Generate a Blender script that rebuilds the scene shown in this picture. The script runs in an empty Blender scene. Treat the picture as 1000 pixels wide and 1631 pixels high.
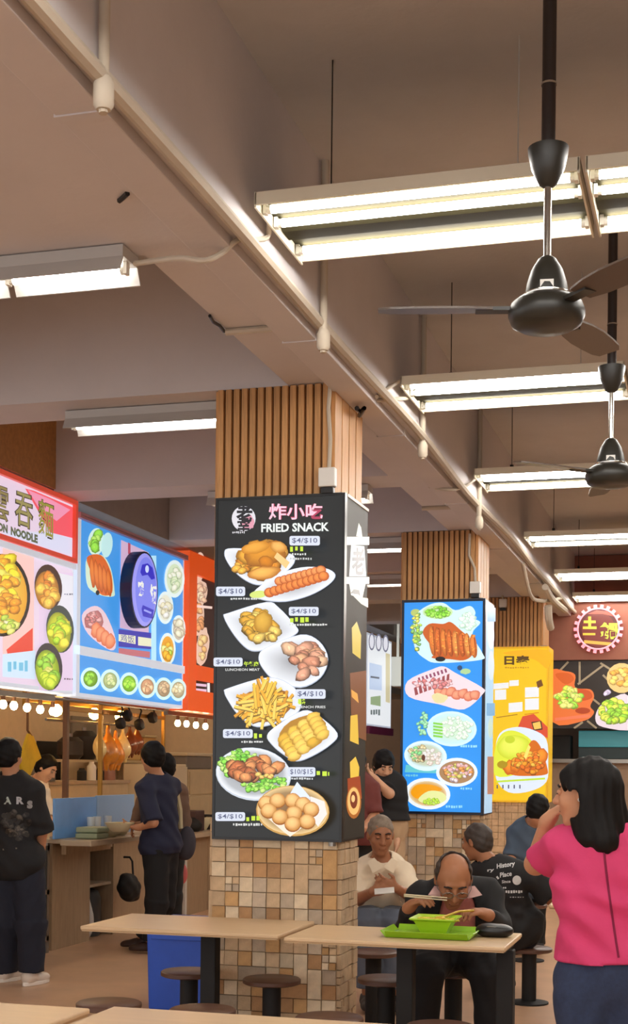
import bpy, bmesh, math, random
import numpy as np
from mathutils import Vector, Matrix
from mathutils.bvhtree import BVHTree

# ------------------------------------------------------------------ camera, world, exposure
SC = bpy.context.scene
COL = SC.collection
F_PX, YAW, ROLL, HY, EYE = 2210.3, 0.2805, 0.0109, 1220.8, 1.55
cam_data = bpy.data.cameras.new('camera')
cam_data.sensor_fit = 'HORIZONTAL'
cam_data.sensor_width = 36.0
cam_data.lens = 36.0 * F_PX / 1000.0
cam_data.shift_y = (HY - 815.5) / 1000.0
cam_data.clip_end = 200
cam = bpy.data.objects.new('camera', cam_data)
COL.objects.link(cam)
cam.matrix_world = (Matrix.Translation((0, 0, EYE)) @ Matrix.Rotation(YAW, 4, 'Z')
                    @ Matrix.Rotation(math.pi / 2, 4, 'X') @ Matrix.Rotation(ROLL, 4, 'Z'))
SC.camera = cam

world = bpy.data.worlds.new('World')
SC.world = world
world.use_nodes = True
WORLD_COL, WORLD_STR = (0.985, 0.975, 0.98, 1), 1.75
world.node_tree.nodes['Background'].inputs[0].default_value = WORLD_COL
world.node_tree.nodes['Background'].inputs[1].default_value = WORLD_STR
SC.view_settings.view_transform = 'Standard'
SC.view_settings.look = 'None'
SC.view_settings.exposure = 0.0
SC.view_settings.gamma = 1.0
SC.view_settings.use_curve_mapping = False
TUBE_STR = 30.0        # radiance of the fluorescent tubes
BULB_STR = 40.0        # radiance of the stall bulbs

# ------------------------------------------------------------------ measuring helper: point of the place seen at a photo pixel on a known plane
_s, _c = math.sin(YAW), math.cos(YAW)


def at(px, py, X=None, Y=None, Z=None, D=None):
    a, b = px - 500.0, py - HY
    dx = a * math.cos(ROLL) + b * math.sin(ROLL)
    dy = -a * math.sin(ROLL) + b * math.cos(ROLL)
    r, u = dx / F_PX, -dy / F_PX
    d = Vector((r * _c - _s, r * _s + _c, u))
    if X is not None:
        t = X / d.x
    elif Y is not None:
        t = Y / d.y
    elif Z is not None:
        t = (Z - EYE) / d.z
    else:
        t = D
    return d * t + Vector((0, 0, EYE))


def cdir(r, u, f):
    """direction given as right / up / away, turned into the room's axes"""
    return Vector((r * _c - f * _s, r * _s + f * _c, u)).normalized()


# ------------------------------------------------------------------ materials
def lin(c):
    return tuple(((v / 255.0) / 12.92 if v / 255.0 <= 0.04045 else ((v / 255.0 + 0.055) / 1.055) ** 2.4) for v in c)


MATS = {}


def mat(name, rgb, rough=0.6, metal=0.0, var=0.0, scale=8.0, bump=0.0, bscale=None, emit=None, strength=0.0,
        wood=False, stretch=None, rnd=0.0, trans=0.0, coat=0.0, sheen=0.0, spec=None):
    if name in MATS:
        return MATS[name]
    m = bpy.data.materials.new(name)
    m.use_nodes = True
    nt = m.node_tree
    b = nt.nodes['Principled BSDF']
    b.inputs['Roughness'].default_value = rough
    b.inputs['Metallic'].default_value = metal
    if spec is not None:
        b.inputs['Specular IOR Level'].default_value = spec
    if coat:
        b.inputs['Coat Weight'].default_value = coat
    if sheen:
        b.inputs['Sheen Weight'].default_value = sheen
    if trans:
        b.inputs['Transmission Weight'].default_value = trans
        b.inputs['IOR'].default_value = 1.45
    base = lin(rgb)
    b.inputs['Base Color'].default_value = (*base, 1)
    if emit is not None:
        b.inputs['Emission Color'].default_value = (*lin(emit), 1)
        b.inputs['Emission Strength'].default_value = strength
    if var or bump or wood or rnd:
        tc = nt.nodes.new('ShaderNodeTexCoord')
        mp = nt.nodes.new('ShaderNodeMapping')
        nt.links.new(tc.outputs['Object'], mp.inputs['Vector'])
        if stretch:
            mp.inputs['Scale'].default_value = stretch
        nz = nt.nodes.new('ShaderNodeTexNoise')
        nz.inputs['Scale'].default_value = scale
        nz.inputs['Detail'].default_value = 5
        nz.inputs['Roughness'].default_value = 0.6
        nt.links.new(mp.outputs[0], nz.inputs['Vector'])
        mix = nt.nodes.new('ShaderNodeMix')
        mix.data_type = 'RGBA'
        mix.inputs[6].default_value = (*[max(0, v * (1 - var)) for v in base], 1)
        mix.inputs[7].default_value = (*[min(1, v * (1 + var)) for v in base], 1)
        rr = nt.nodes.new('ShaderNodeMapRange')
        rr.inputs[1].default_value = 0.3
        rr.inputs[2].default_value = 0.7
        nt.links.new(nz.outputs[0], rr.inputs[0])
        nt.links.new(rr.outputs[0], mix.inputs[0])
        out = mix.outputs[2]
        if rnd:
            oi = nt.nodes.new('ShaderNodeObjectInfo')
            mr = nt.nodes.new('ShaderNodeMapRange')
            mr.inputs[3].default_value = 1 - rnd
            mr.inputs[4].default_value = 1 + rnd
            nt.links.new(oi.outputs['Random'], mr.inputs[0])
            vm = nt.nodes.new('ShaderNodeVectorMath')
            vm.operation = 'SCALE'
            nt.links.new(out, vm.inputs[0])
            nt.links.new(mr.outputs[0], vm.inputs['Scale'])
            out = vm.outputs[0]
        nt.links.new(out, b.inputs['Base Color'])
        if bump:
            n2 = nt.nodes.new('ShaderNodeTexNoise')
            n2.inputs['Scale'].default_value = bscale or scale * 4
            n2.inputs['Detail'].default_value = 4
            nt.links.new(mp.outputs[0], n2.inputs['Vector'])
            bp = nt.nodes.new('ShaderNodeBump')
            bp.inputs['Strength'].default_value = bump
            bp.inputs['Distance'].default_value = 0.01
            nt.links.new(n2.outputs[0], bp.inputs['Height'])
            nt.links.new(bp.outputs[0], b.inputs['Normal'])
    MATS[name] = m
    return m


def print_mat(name, strength, base=0.35, rough=0.35):
    """printed film: colour comes from the painted polygons; a backlit one glows"""
    if name in MATS:
        return MATS[name]
    m = bpy.data.materials.new(name)
    m.use_nodes = True
    nt = m.node_tree
    b = nt.nodes['Principled BSDF']
    b.inputs['Roughness'].default_value = rough
    at_ = nt.nodes.new('ShaderNodeAttribute')
    at_.attribute_name = 'Col'
    vm = nt.nodes.new('ShaderNodeVectorMath')
    vm.operation = 'SCALE'
    vm.inputs['Scale'].default_value = base
    nt.links.new(at_.outputs['Color'], vm.inputs[0])
    nt.links.new(vm.outputs[0], b.inputs['Base Color'])
    if strength:
        nt.links.new(at_.outputs['Color'], b.inputs['Emission Color'])
        b.inputs['Emission Strength'].default_value = strength
    MATS[name] = m
    return m


# ------------------------------------------------------------------ objects
def tag(o, label=None, cat=None, group=None, kind=None):
    if label:
        o['label'] = label
    if cat:
        o['category'] = cat
    if group:
        o['group'] = group
    if kind:
        o['kind'] = kind
    return o


def thing(name, label, cat, loc=(0, 0, 0), rotz=0.0, group=None, kind=None):
    o = bpy.data.objects.new(name, None)
    COL.objects.link(o)
    o.empty_display_size = 0.1
    o.location = loc
    o.rotation_euler = (0, 0, rotz)
    return tag(o, label, cat, group, kind)


def chain_loc(o):
    v = Vector((0, 0, 0))
    while o is not None:
        v += Vector(o.location)
        o = o.parent
    return v


def link(name, me, parent=None, loc=(0, 0, 0)):
    o = bpy.data.objects.new(name, me)
    COL.objects.link(o)
    o.location = loc
    if parent is not None:
        o.parent = parent
    return o


def dup(root, loc=None, rotz=None, label=None):
    def cp(o, p):
        c = o.copy()
        COL.objects.link(c)
        c.parent = p
        for ch in list(o.children):
            cp(ch, c)
        return c
    r = cp(root, None)
    if loc is not None:
        r.location = loc
    if rotz is not None:
        r.rotation_euler = (0, 0, rotz)
    if label:
        r['label'] = label
    return r


class MB:
    def __init__(s):
        s.v, s.f = [], []

    def add(s, vs, fs):
        n = len(s.v)
        s.v += [tuple(p) for p in vs]
        s.f += [tuple(i + n for i in f) for f in fs]
        return s

    def box(s, lo, hi):
        x0, y0, z0 = lo
        x1, y1, z1 = hi
        return s.add([(x0, y0, z0), (x1, y0, z0), (x1, y1, z0), (x0, y1, z0), (x0, y0, z1), (x1, y0, z1), (x1, y1, z1), (x0, y1, z1)],
                     [(0, 3, 2, 1), (4, 5, 6, 7), (0, 1, 5, 4), (1, 2, 6, 5), (2, 3, 7, 6), (3, 0, 4, 7)])

    def obox(s, c, ax, half):
        c = Vector(c)
        A = [Vector(a).normalized() * h for a, h in zip(ax, half)]
        vs = []
        for z in (-1, 1):
            for x, y in ((-1, -1), (1, -1), (1, 1), (-1, 1)):
                vs.append(c + A[0] * x + A[1] * y + A[2] * z)
        return s.add(vs, [(0, 3, 2, 1), (4, 5, 6, 7), (0, 1, 5, 4), (1, 2, 6, 5), (2, 3, 7, 6), (3, 0, 4, 7)])

    def cyl(s, p0, p1, r0, r1=None, n=16, caps=True):
        r1 = r0 if r1 is None else r1
        p0, p1 = Vector(p0), Vector(p1)
        d = (p1 - p0).normalized()
        a = d.orthogonal().normalized()
        b = d.cross(a)
        vs = []
        for p, r in ((p0, r0), (p1, r1)):
            for i in range(n):
                t = 2 * math.pi * i / n
                vs.append(p + a * (r * math.cos(t)) + b * (r * math.sin(t)))
        fs = [(i, (i + 1) % n, n + (i + 1) % n, n + i) for i in range(n)]
        if caps:
            fs += [tuple(range(n - 1, -1, -1)), tuple(range(n, 2 * n))]
        return s.add(vs, fs)

    def lathe(s, c, prof, n=24, axis=(0, 0, 1)):
        """prof: (radius, height) pairs along axis"""
        c, d = Vector(c), Vector(axis).normalized()
        a = d.orthogonal().normalized()
        b = d.cross(a)
        vs, fs = [], []
        for r, h in prof:
            for i in range(n):
                t = 2 * math.pi * i / n
                vs.append(c + d * h + a * (max(r, 1e-4) * math.cos(t)) + b * (max(r, 1e-4) * math.sin(t)))
        m = len(prof)
        for j in range(m - 1):
            for i in range(n):
                fs.append((j * n + i, j * n + (i + 1) % n, (j + 1) * n + (i + 1) % n, (j + 1) * n + i))
        fs += [tuple(range(n - 1, -1, -1)), tuple((m - 1) * n + i for i in range(n))]
        return s.add(vs, fs)

    def tube(s, pts, r, n=8, taper=None):
        pts = [Vector(p) for p in pts]
        m = len(pts)
        vs, fs = [], []
        prev = None
        for j, p in enumerate(pts):
            d = (pts[min(j + 1, m - 1)] - pts[max(j - 1, 0)]).normalized()
            a = d.orthogonal().normalized() if prev is None else (prev - d * prev.dot(d)).normalized()
            prev = a
            b = d.cross(a)
            rr = r if taper is None else r * taper[j]
            for i in range(n):
                t = 2 * math.pi * i / n
                vs.append(p + a * (rr * math.cos(t)) + b * (rr * math.sin(t)))
        for j in range(m - 1):
            for i in range(n):
                fs.append((j * n + i, j * n + (i + 1) % n, (j + 1) * n + (i + 1) % n, (j + 1) * n + i))
        fs += [tuple(range(n - 1, -1, -1)), tuple((m - 1) * n + i for i in range(n))]
        return s.add(vs, fs)

    def ball(s, c, rad, n=12, m=8):
        c = Vector(c)
        rx, ry, rz = rad if hasattr(rad, '__len__') else (rad,) * 3
        prof = []
        vs, fs = [], []
        for j in range(m + 1):
            ph = math.pi * j / m
            for i in range(n):
                t = 2 * math.pi * i / n
                sr = max(math.sin(ph), 1e-3)
                vs.append((c.x + rx * sr * math.cos(t), c.y + ry * sr * math.sin(t), c.z - rz * math.cos(ph)))
        for j in range(m):
            for i in range(n):
                fs.append((j * n + i, j * n + (i + 1) % n, (j + 1) * n + (i + 1) % n, (j + 1) * n + i))
        return s.add(vs, fs)

    def prism(s, pts, d):
        """closed outline (3-D points) pushed along vector d"""
        d = Vector(d)
        n = len(pts)
        vs = [Vector(p) for p in pts] + [Vector(p) + d for p in pts]
        fs = [tuple(range(n - 1, -1, -1)), tuple(range(n, 2 * n))] + [(i, (i + 1) % n, n + (i + 1) % n, n + i) for i in range(n)]
        return s.add(vs, fs)

    def mesh(s, name, m=None, off=(0, 0, 0), smooth=False):
        off = Vector(off)
        me = bpy.data.meshes.new(name)
        me.from_pydata([tuple(Vector(p) - off) for p in s.v], [], s.f)
        bm = bmesh.new()
        bm.from_mesh(me)
        bmesh.ops.recalc_face_normals(bm, faces=bm.faces)
        bm.to_mesh(me)
        bm.free()
        if m is not None:
            me.materials.append(m)
        if smooth:
            me.polygons.foreach_set('use_smooth', [True] * len(me.polygons))
            try:
                me.set_sharp_from_angle(angle=math.radians(40))
            except Exception:
                pass
        return me

    def build(s, name, m, parent=None, smooth=False, bevel=0.0, local=False, org=None, label=None):
        """vertices are room coordinates unless local=True (then the parent's own)"""
        off = Vector((0, 0, 0)) if (local or parent is None) else chain_loc(parent)
        loc = Vector((0, 0, 0))
        if org is not None:
            loc = Vector(org) - off
            off = Vector(org)
        me = s.mesh(name, m, off, smooth)
        o = link(name, me, parent, loc)
        if label:
            o['label'] = label
        if bevel:
            bv = o.modifiers.new('bevel', 'BEVEL')
            bv.width = bevel
            bv.segments = 2
            bv.limit_method = 'ANGLE'
        return o


def struct(name, mb, m, label=None, parent=None, **k):
    o = mb.build(name, m, parent, **k)
    o['kind'] = 'structure'
    if label:
        o['label'] = label
    return o


# ------------------------------------------------------------------ printed graphics on a plane
def glyphs(body, bold=0.0):
    cu = bpy.data.curves.new('lettering', 'FONT')
    cu.body = body
    cu.size = 1.0
    cu.offset = bold
    cu.resolution_u = 2
    cu.fill_mode = 'FRONT'
    ob = bpy.data.objects.new('lettering', cu)
    COL.objects.link(ob)
    dg = bpy.context.evaluated_depsgraph_get()
    me = bpy.data.meshes.new_from_object(ob.evaluated_get(dg))
    vs = [tuple(v.co) for v in me.vertices]
    fs = [tuple(p.vertices) for p in me.polygons]
    bpy.data.objects.remove(ob)
    bpy.data.curves.remove(cu)
    bpy.data.meshes.remove(me)
    return vs, fs


class Paint:
    """flat print: coloured polygons laid over each other on one plane, a hair apart"""
    def __init__(s, axis, val, sgn, mapper=None):
        s.axis, s.val, s.sgn = axis, val, sgn
        s.n = 1
        s.mapper = mapper
        s.reset()

    def reset(s):
        s.v, s.f, s.c = [], [], []

    def pt(s, px, py, lay):
        if s.mapper:
            p = s.mapper(px, py)
        else:
            p = at(px, py, **{s.axis: s.val})
        p = Vector(p)
        e = s.sgn * lay * 0.00006
        if s.axis == 'X':
            p.x += e
        else:
            p.y += e
        return tuple(p)

    def poly(s, pts, col, same=False):
        if not same:
            s.n += 1
        k = len(s.v)
        s.v += [s.pt(x, y, s.n) for x, y in pts]
        s.f.append(tuple(range(k, k + len(pts))))
        s.c.append(lin(col))

    def ell(s, cx, cy, rx, ry, col, rot=0.0, n=18, irr=0.0, rng=random, same=False):
        ca, sa = math.cos(rot), math.sin(rot)
        pts = []
        for i in range(n):
            t = 2 * math.pi * i / n
            q = 1 + (rng.uniform(-irr, irr) if irr else 0)
            x, y = rx * q * math.cos(t), ry * q * math.sin(t)
            pts.append((cx + x * ca - y * sa, cy + x * sa + y * ca))
        s.poly(pts, col, same)

    def shade(s, cx, cy, rx, ry, mid, edge, rot=0.0, n=14, irr=0.0, rng=random, off=(-.15, -.25), core=.55):
        """food piece as the camera saw it for the print: pale middle running into a deeper rim"""
        s.n += 1
        ca, sa = math.cos(rot), math.sin(rot)
        k = len(s.v)
        q = [1 + (rng.uniform(-irr, irr) if irr else 0) for _ in range(n)]

        def p(x, y):
            return s.pt(cx + x * ca - y * sa, cy + x * sa + y * ca, s.n)
        ox, oy = off[0] * rx, off[1] * ry
        s.v.append(p(ox, oy))
        for f, o in ((core, .7), (1.0, 0.0)):
            for i in range(n):
                t = 2 * math.pi * i / n
                s.v.append(p(ox * o + rx * f * q[i] * math.cos(t), oy * o + ry * f * q[i] * math.sin(t)))
        m_, e_ = lin(mid), lin(edge)
        h_ = tuple(a * .72 + b * .28 for a, b in zip(m_, e_))
        for i in range(n):
            j = (i + 1) % n
            s.f.append((k, k + 1 + i, k + 1 + j))
            s.c.append([m_, h_, h_])
            s.f.append((k + 1 + i, k + 1 + n + i, k + 1 + n + j, k + 1 + j))
            s.c.append([h_, e_, e_, h_])

    def bar(s, x0, y0, x1, y1, w, col, same=False):
        d = math.hypot(x1 - x0, y1 - y0) or 1
        nx, ny = -(y1 - y0) / d * w / 2, (x1 - x0) / d * w / 2
        s.poly([(x0 + nx, y0 + ny), (x1 + nx, y1 + ny), (x1 - nx, y1 - ny), (x0 - nx, y0 - ny)], col, same)

    def rect(s, x0, y0, x1, y1, col, same=False):
        s.poly([(x0, y0), (x1, y0), (x1, y1), (x0, y1)], col, same)

    def rrect(s, x0, y0, x1, y1, r, col):
        pts = []
        for cx, cy, a in ((x1 - r, y0 + r, -90), (x1 - r, y1 - r, 0), (x0 + r, y1 - r, 90), (x0 + r, y0 + r, 180)):
            for k in range(4):
                t = math.radians(a + 30 * k)
                pts.append((cx + r * math.cos(t), cy + r * math.sin(t)))
        s.poly(pts, col)

    def text(s, body, box, col, bold=0.0, skew=(0, 0)):
        vs, fs = glyphs(body, bold)
        if not vs:
            return
        xs = [v[0] for v in vs]
        ys = [v[1] for v in vs]
        x0, y0, x1, y1 = box
        a, b, c, d = min(xs), max(xs), min(ys), max(ys)
        s.n += 1
        k = len(s.v)
        for v in vs:
            u = (v[0] - a) / (b - a or 1)
            w = (v[1] - c) / (d - c or 1)
            s.v.append(s.pt(x0 + u * (x1 - x0), y1 + (y0 - y1) * w + skew[0] * u, s.n))
        for f in fs:
            s.f.append(tuple(i + k for i in f))
            s.c.append(lin(col))

    def scribble(s, x0, y0, x1, y1, col, step=4.0, rng=random, slope=0.0):
        x = x0
        s.n += 1
        while x < x1 - 1:
            w = step * rng.uniform(0.5, 0.9)
            dy = slope * (x - x0)
            a, b = rng.uniform(0, 0.25), rng.uniform(0.75, 1)
            s.rect(x, y0 + dy + (y1 - y0) * a, min(x + w, x1), y0 + dy + (y1 - y0) * b, col, True)
            x += step

    def chunks(s, cx, cy, rx, ry, n, size, cols, rng, dark=0.5, rot=0.0, asp=0.7):
        """a heap of food pieces: dark gap, body, lit top"""
        pcs = []
        for i in range(n):
            t, q = rng.uniform(0, 2 * math.pi), math.sqrt(rng.random())
            x, y = rx * q * math.cos(t), ry * q * math.sin(t)
            pcs.append((cx + x * math.cos(rot) - y * math.sin(rot), cy + x * math.sin(rot) + y * math.cos(rot)))
        pcs.sort(key=lambda p: p[1])
        for x, y in pcs:
            r = size * rng.uniform(0.7, 1.2)
            a = rng.uniform(-0.8, 0.8)
            c = rng.choice(cols)
            d = tuple(v * dark for v in c)
            h = tuple(min(255, v * 1.15 + 18) for v in c)
            e = tuple(v * (dark * .45 + .45) for v in c)
            s.ell(x, y + r * .10, r * 1.04, r * asp * 1.05, d, a, 10, .12, rng)
            s.shade(x, y, r, r * asp, h, e, a, 11, .14, rng)
            if r > 5:
                s.shade(x + r * rng.uniform(-.3, .3), y + r * rng.uniform(-.2, .2), r * .42, r * asp * .36, tuple(min(255, v * 1.04 + 8) for v in h), c, a + .5, 8, .25, rng)

    def sticks(s, cx, cy, rx, ry, n, ln, w, cols, rng, a0=-1.5, a1=1.5):
        for i in range(n):
            t, q = rng.uniform(0, 2 * math.pi), math.sqrt(rng.random())
            x, y = cx + rx * q * math.cos(t), cy + ry * q * math.sin(t)
            a = rng.uniform(a0, a1)
            l = ln * rng.uniform(.6, 1.1) / 2
            c = rng.choice(cols)
            dx, dy = l * math.cos(a), l * math.sin(a)
            s.bar(x - dx, y - dy + w * .35, x + dx, y + dy + w * .35, w * 1.15, tuple(v * .55 for v in c))
            s.bar(x - dx, y - dy, x + dx, y + dy, w, c)

    def build(s, name, m, parent, label=None):
        off = chain_loc(parent)
        me = bpy.data.meshes.new(name)
        me.from_pydata([tuple(Vector(p) - off) for p in s.v], [], s.f)
        ca = me.color_attributes.new('Col', 'FLOAT_COLOR', 'CORNER')
        data = []
        for f, c in zip(s.f, s.c):
            if isinstance(c, list):
                for q in c:
                    data += [q[0], q[1], q[2], 1.0]
            else:
                data += [c[0], c[1], c[2], 1.0] * len(f)
        ca.data.foreach_set('color', data)
        me.materials.append(m)
        o = link(name, me, parent)
        if label:
            o['label'] = label
        s.reset()
        return o
# ------------------------------------------------------------------ organic surfaces (people, food, bags): blended distance field -> mesh
def nrm(v):
    return Vector(v).normalized()


def rc(a, b, ra, rb=None, flat=False, k=None):
    return dict(t='rc', a=Vector(a), b=Vector(b), ra=ra, rb=ra if rb is None else rb, flat=flat, k=k)


def el(c, rad, ax=None, k=None, sub=False):
    ax = [Vector((1, 0, 0)), Vector((0, 1, 0)), Vector((0, 0, 1))] if ax is None else [nrm(a) for a in ax]
    return dict(t='el', c=Vector(c), rad=rad, ax=ax, k=k, sub=sub)


def sub(p):
    p = dict(p)
    p['sub'] = True
    return p


def grow(p, g):
    p = dict(p)
    if p['t'] == 'rc':
        p['ra'] += g
        p['rb'] += g
    else:
        p['rad'] = tuple(r + g for r in p['rad'])
    return p


def sdf_mesh(prims, h=0.01, k=0.03, cuts=(), disp=None):
    lo, hi = np.full(3, 1e9), np.full(3, -1e9)
    for p in prims:
        if p.get('sub'):
            continue
        if p['t'] == 'rc':
            pts, r = [p['a'], p['b']], max(p['ra'], p['rb'])
        else:
            pts, r = [p['c']], max(p['rad'])
        for q in pts:
            lo = np.minimum(lo, np.array(q) - r)
            hi = np.maximum(hi, np.array(q) + r)
    pad = 3 * h + 0.01
    lo -= pad
    hi += pad
    n = np.ceil((hi - lo) / h).astype(int) + 1
    ax = [lo[i] + h * np.arange(n[i]) for i in range(3)]
    D = np.full(n, 0.07, np.float32)
    mg = 0.06
    for p in prims:
        if p['t'] == 'rc':
            a, b = np.array(p['a']), np.array(p['b'])
            r = max(p['ra'], p['rb'])
            l, u = np.minimum(a, b) - r - mg, np.maximum(a, b) + r + mg
        else:
            r = max(p['rad'])
            l, u = np.array(p['c']) - r - mg, np.array(p['c']) + r + mg
        i0 = np.clip(np.floor((l - lo) / h).astype(int), 0, n)
        i1 = np.clip(np.ceil((u - lo) / h).astype(int) + 1, 0, n)
        if np.any(i1 <= i0):
            continue
        sl = tuple(slice(i0[j], i1[j]) for j in range(3))
        x = ax[0][sl[0]][:, None, None]
        y = ax[1][sl[1]][None, :, None]
        z = ax[2][sl[2]][None, None, :]
        if p['t'] == 'rc':
            d = b - a
            L2 = float(d @ d) + 1e-12
            t = ((x - a[0]) * d[0] + (y - a[1]) * d[1] + (z - a[2]) * d[2]) / L2
            tc = np.clip(t, 0, 1)
            q = np.sqrt((x - a[0] - d[0] * tc) ** 2 + (y - a[1] - d[1] * tc) ** 2 + (z - a[2] - d[2] * tc) ** 2)
            dd = q - (p['ra'] + (p['rb'] - p['ra']) * tc)
            if p['flat']:
                L = math.sqrt(L2)
                dd = np.maximum(dd, np.maximum(-t * L, (t - 1) * L))
        else:
            c, A, R = p['c'], p['ax'], p['rad']
            X, Y, Z = x - c[0], y - c[1], z - c[2]
            e = [(X * A[j][0] + Y * A[j][1] + Z * A[j][2]) for j in range(3)]
            k0 = np.sqrt(sum((e[j] / R[j]) ** 2 for j in range(3)))
            k1 = np.sqrt(sum((e[j] / R[j] ** 2) ** 2 for j in range(3))) + 1e-9
            dd = k0 * (k0 - 1) / k1
        kk = p['k'] if p.get('k') is not None else k
        S = D[sl]
        if p.get('sub'):
            hh = np.maximum(kk - np.abs(S + dd), 0) / kk
            D[sl] = np.maximum(S, -dd) + hh * hh * kk / 4
        else:
            hh = np.maximum(kk - np.abs(S - dd), 0) / kk
            D[sl] = np.minimum(S, dd) - hh * hh * kk / 4
    X, Y, Z = ax[0][:, None, None], ax[1][None, :, None], ax[2][None, None, :]
    if disp is not None:
        D = D + disp(X, Y, Z).astype(np.float32)
    for pt, nn in cuts:
        pt, nn = Vector(pt), nrm(nn)
        D = np.maximum(D, (X - pt[0]) * nn[0] + (Y - pt[1]) * nn[1] + (Z - pt[2]) * nn[2])
    return nets(D, lo, h)


def nets(D, lo, h):
    ins = D < 0
    cor = [(0, 0, 0), (1, 0, 0), (0, 1, 0), (1, 1, 0), (0, 0, 1), (1, 0, 1), (0, 1, 1), (1, 1, 1)]
    n = D.shape

    def sh(A, c):
        return A[c[0]:n[0] - 1 + c[0], c[1]:n[1] - 1 + c[1], c[2]:n[2] - 1 + c[2]]
    cnt = sum(sh(ins, c).astype(np.int8) for c in cor)
    act = (cnt > 0) & (cnt < 8)
    I = np.argwhere(act)
    idx = -np.ones(act.shape, np.int64)
    idx[act] = np.arange(len(I))
    V = np.zeros((len(I), 3))
    W = np.zeros(len(I))
    vals = [D[I[:, 0] + c[0], I[:, 1] + c[1], I[:, 2] + c[2]] for c in cor]
    for a in range(8):
        for b in range(a + 1, 8):
            if sum(abs(cor[a][j] - cor[b][j]) for j in range(3)) != 1:
                continue
            va, vb = vals[a], vals[b]
            m = (va < 0) != (vb < 0)
            t = np.where(m, va / np.where(m, va - vb, 1), 0)
            pa, pb = np.array(cor[a]), np.array(cor[b])
            V += m[:, None] * (pa + t[:, None] * (pb - pa))
            W += m
    V = (V / W[:, None] + I) * h + lo
    F = []
    for d in range(3):
        e = [0, 0, 0]
        e[d] = 1
        A = ins[:n[0] - e[0], :n[1] - e[1], :n[2] - e[2]]
        B = ins[e[0]:, e[1]:, e[2]:]
        E = np.argwhere(A != B)
        o1, o2 = [(1, 2), (2, 0), (0, 1)][d]
        ok = (E[:, o1] > 0) & (E[:, o2] > 0) & (E[:, o1] < n[o1] - 1) & (E[:, o2] < n[o2] - 1)
        E = E[ok]
        fl = A[E[:, 0], E[:, 1], E[:, 2]]
        q = []
        for s1, s2 in ((0, 0), (1, 0), (1, 1), (0, 1)):
            C = E.copy()
            C[:, o1] -= s1
            C[:, o2] -= s2
            q.append(idx[C[:, 0], C[:, 1], C[:, 2]])
        Q = np.stack(q, 1)
        Q[~fl] = Q[~fl][:, ::-1]
        F.append(Q)
    F = np.concatenate(F)
    F = F[(F >= 0).all(1)]
    return V, F


def organic(name, prims, m, parent=None, h=0.01, k=0.03, cuts=(), disp=None, label=None):
    """prims in room coordinates"""
    V, F = sdf_mesh(prims, h, k, cuts, disp)
    off = np.array(chain_loc(parent)) if parent is not None else np.zeros(3)
    me = bpy.data.meshes.new(name)
    me.vertices.add(len(V))
    me.vertices.foreach_set('co', (V - off).astype(np.float32).ravel())
    me.loops.add(F.size)
    me.loops.foreach_set('vertex_index', F.ravel().astype(np.int32))
    me.polygons.add(len(F))
    me.polygons.foreach_set('loop_start', np.arange(0, F.size, 4, dtype=np.int32))
    me.polygons.foreach_set('use_smooth', np.ones(len(F), bool))
    me.update(calc_edges=True)
    me.validate()
    me.materials.append(m)
    o = link(name, me, parent)
    if label:
        o['label'] = label
    return o


# ------------------------------------------------------------------ people
def hand(w, d, nv, curl=0.6, side=1, s=1.0, pinch=0.0):
    """palm and five fingers; w wrist, d towards the fingertips, nv the way the palm looks, side +1/-1 where the thumb sits"""
    d = nrm(d)
    nv = nrm(Vector(nv) - d * Vector(nv).dot(d))
    lat = d.cross(nv) * side
    P = [el(w + d * .045 * s, (.038 * s, .016 * s, .05 * s), (lat, nv, d), k=.012), rc(w, w + d * .03 * s, .026 * s, .026 * s, k=.02)]
    for i, ln in enumerate((.040, .046, .042, .032)):
        b = w + d * .083 * s + lat * (.030 - .020 * i) * s
        c1, c2 = curl * .75, curl * 1.7
        d1 = nrm(d * math.cos(c1) + nv * math.sin(c1))
        d2 = nrm(d * math.cos(c2) + nv * math.sin(c2))
        m1 = b + d1 * ln * s
        P += [rc(b - d * .02 * s, m1, .0092 * s, .0085 * s, k=.006), rc(m1, m1 + d2 * ln * .85 * s, .0085 * s, .007 * s, k=.004)]
    b = w + d * .022 * s + lat * .026 * s
    e = nrm(d * .65 + lat * .75 + nv * (.25 + pinch))
    m1 = b + e * .045 * s
    e2 = nrm(d * .95 + lat * .1 + nv * (.3 + pinch))
    P += [rc(b, m1, .013 * s, .011 * s, k=.01), rc(m1, m1 + e2 * .032 * s, .0105 * s, .008 * s, k=.005)]
    return P


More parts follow.
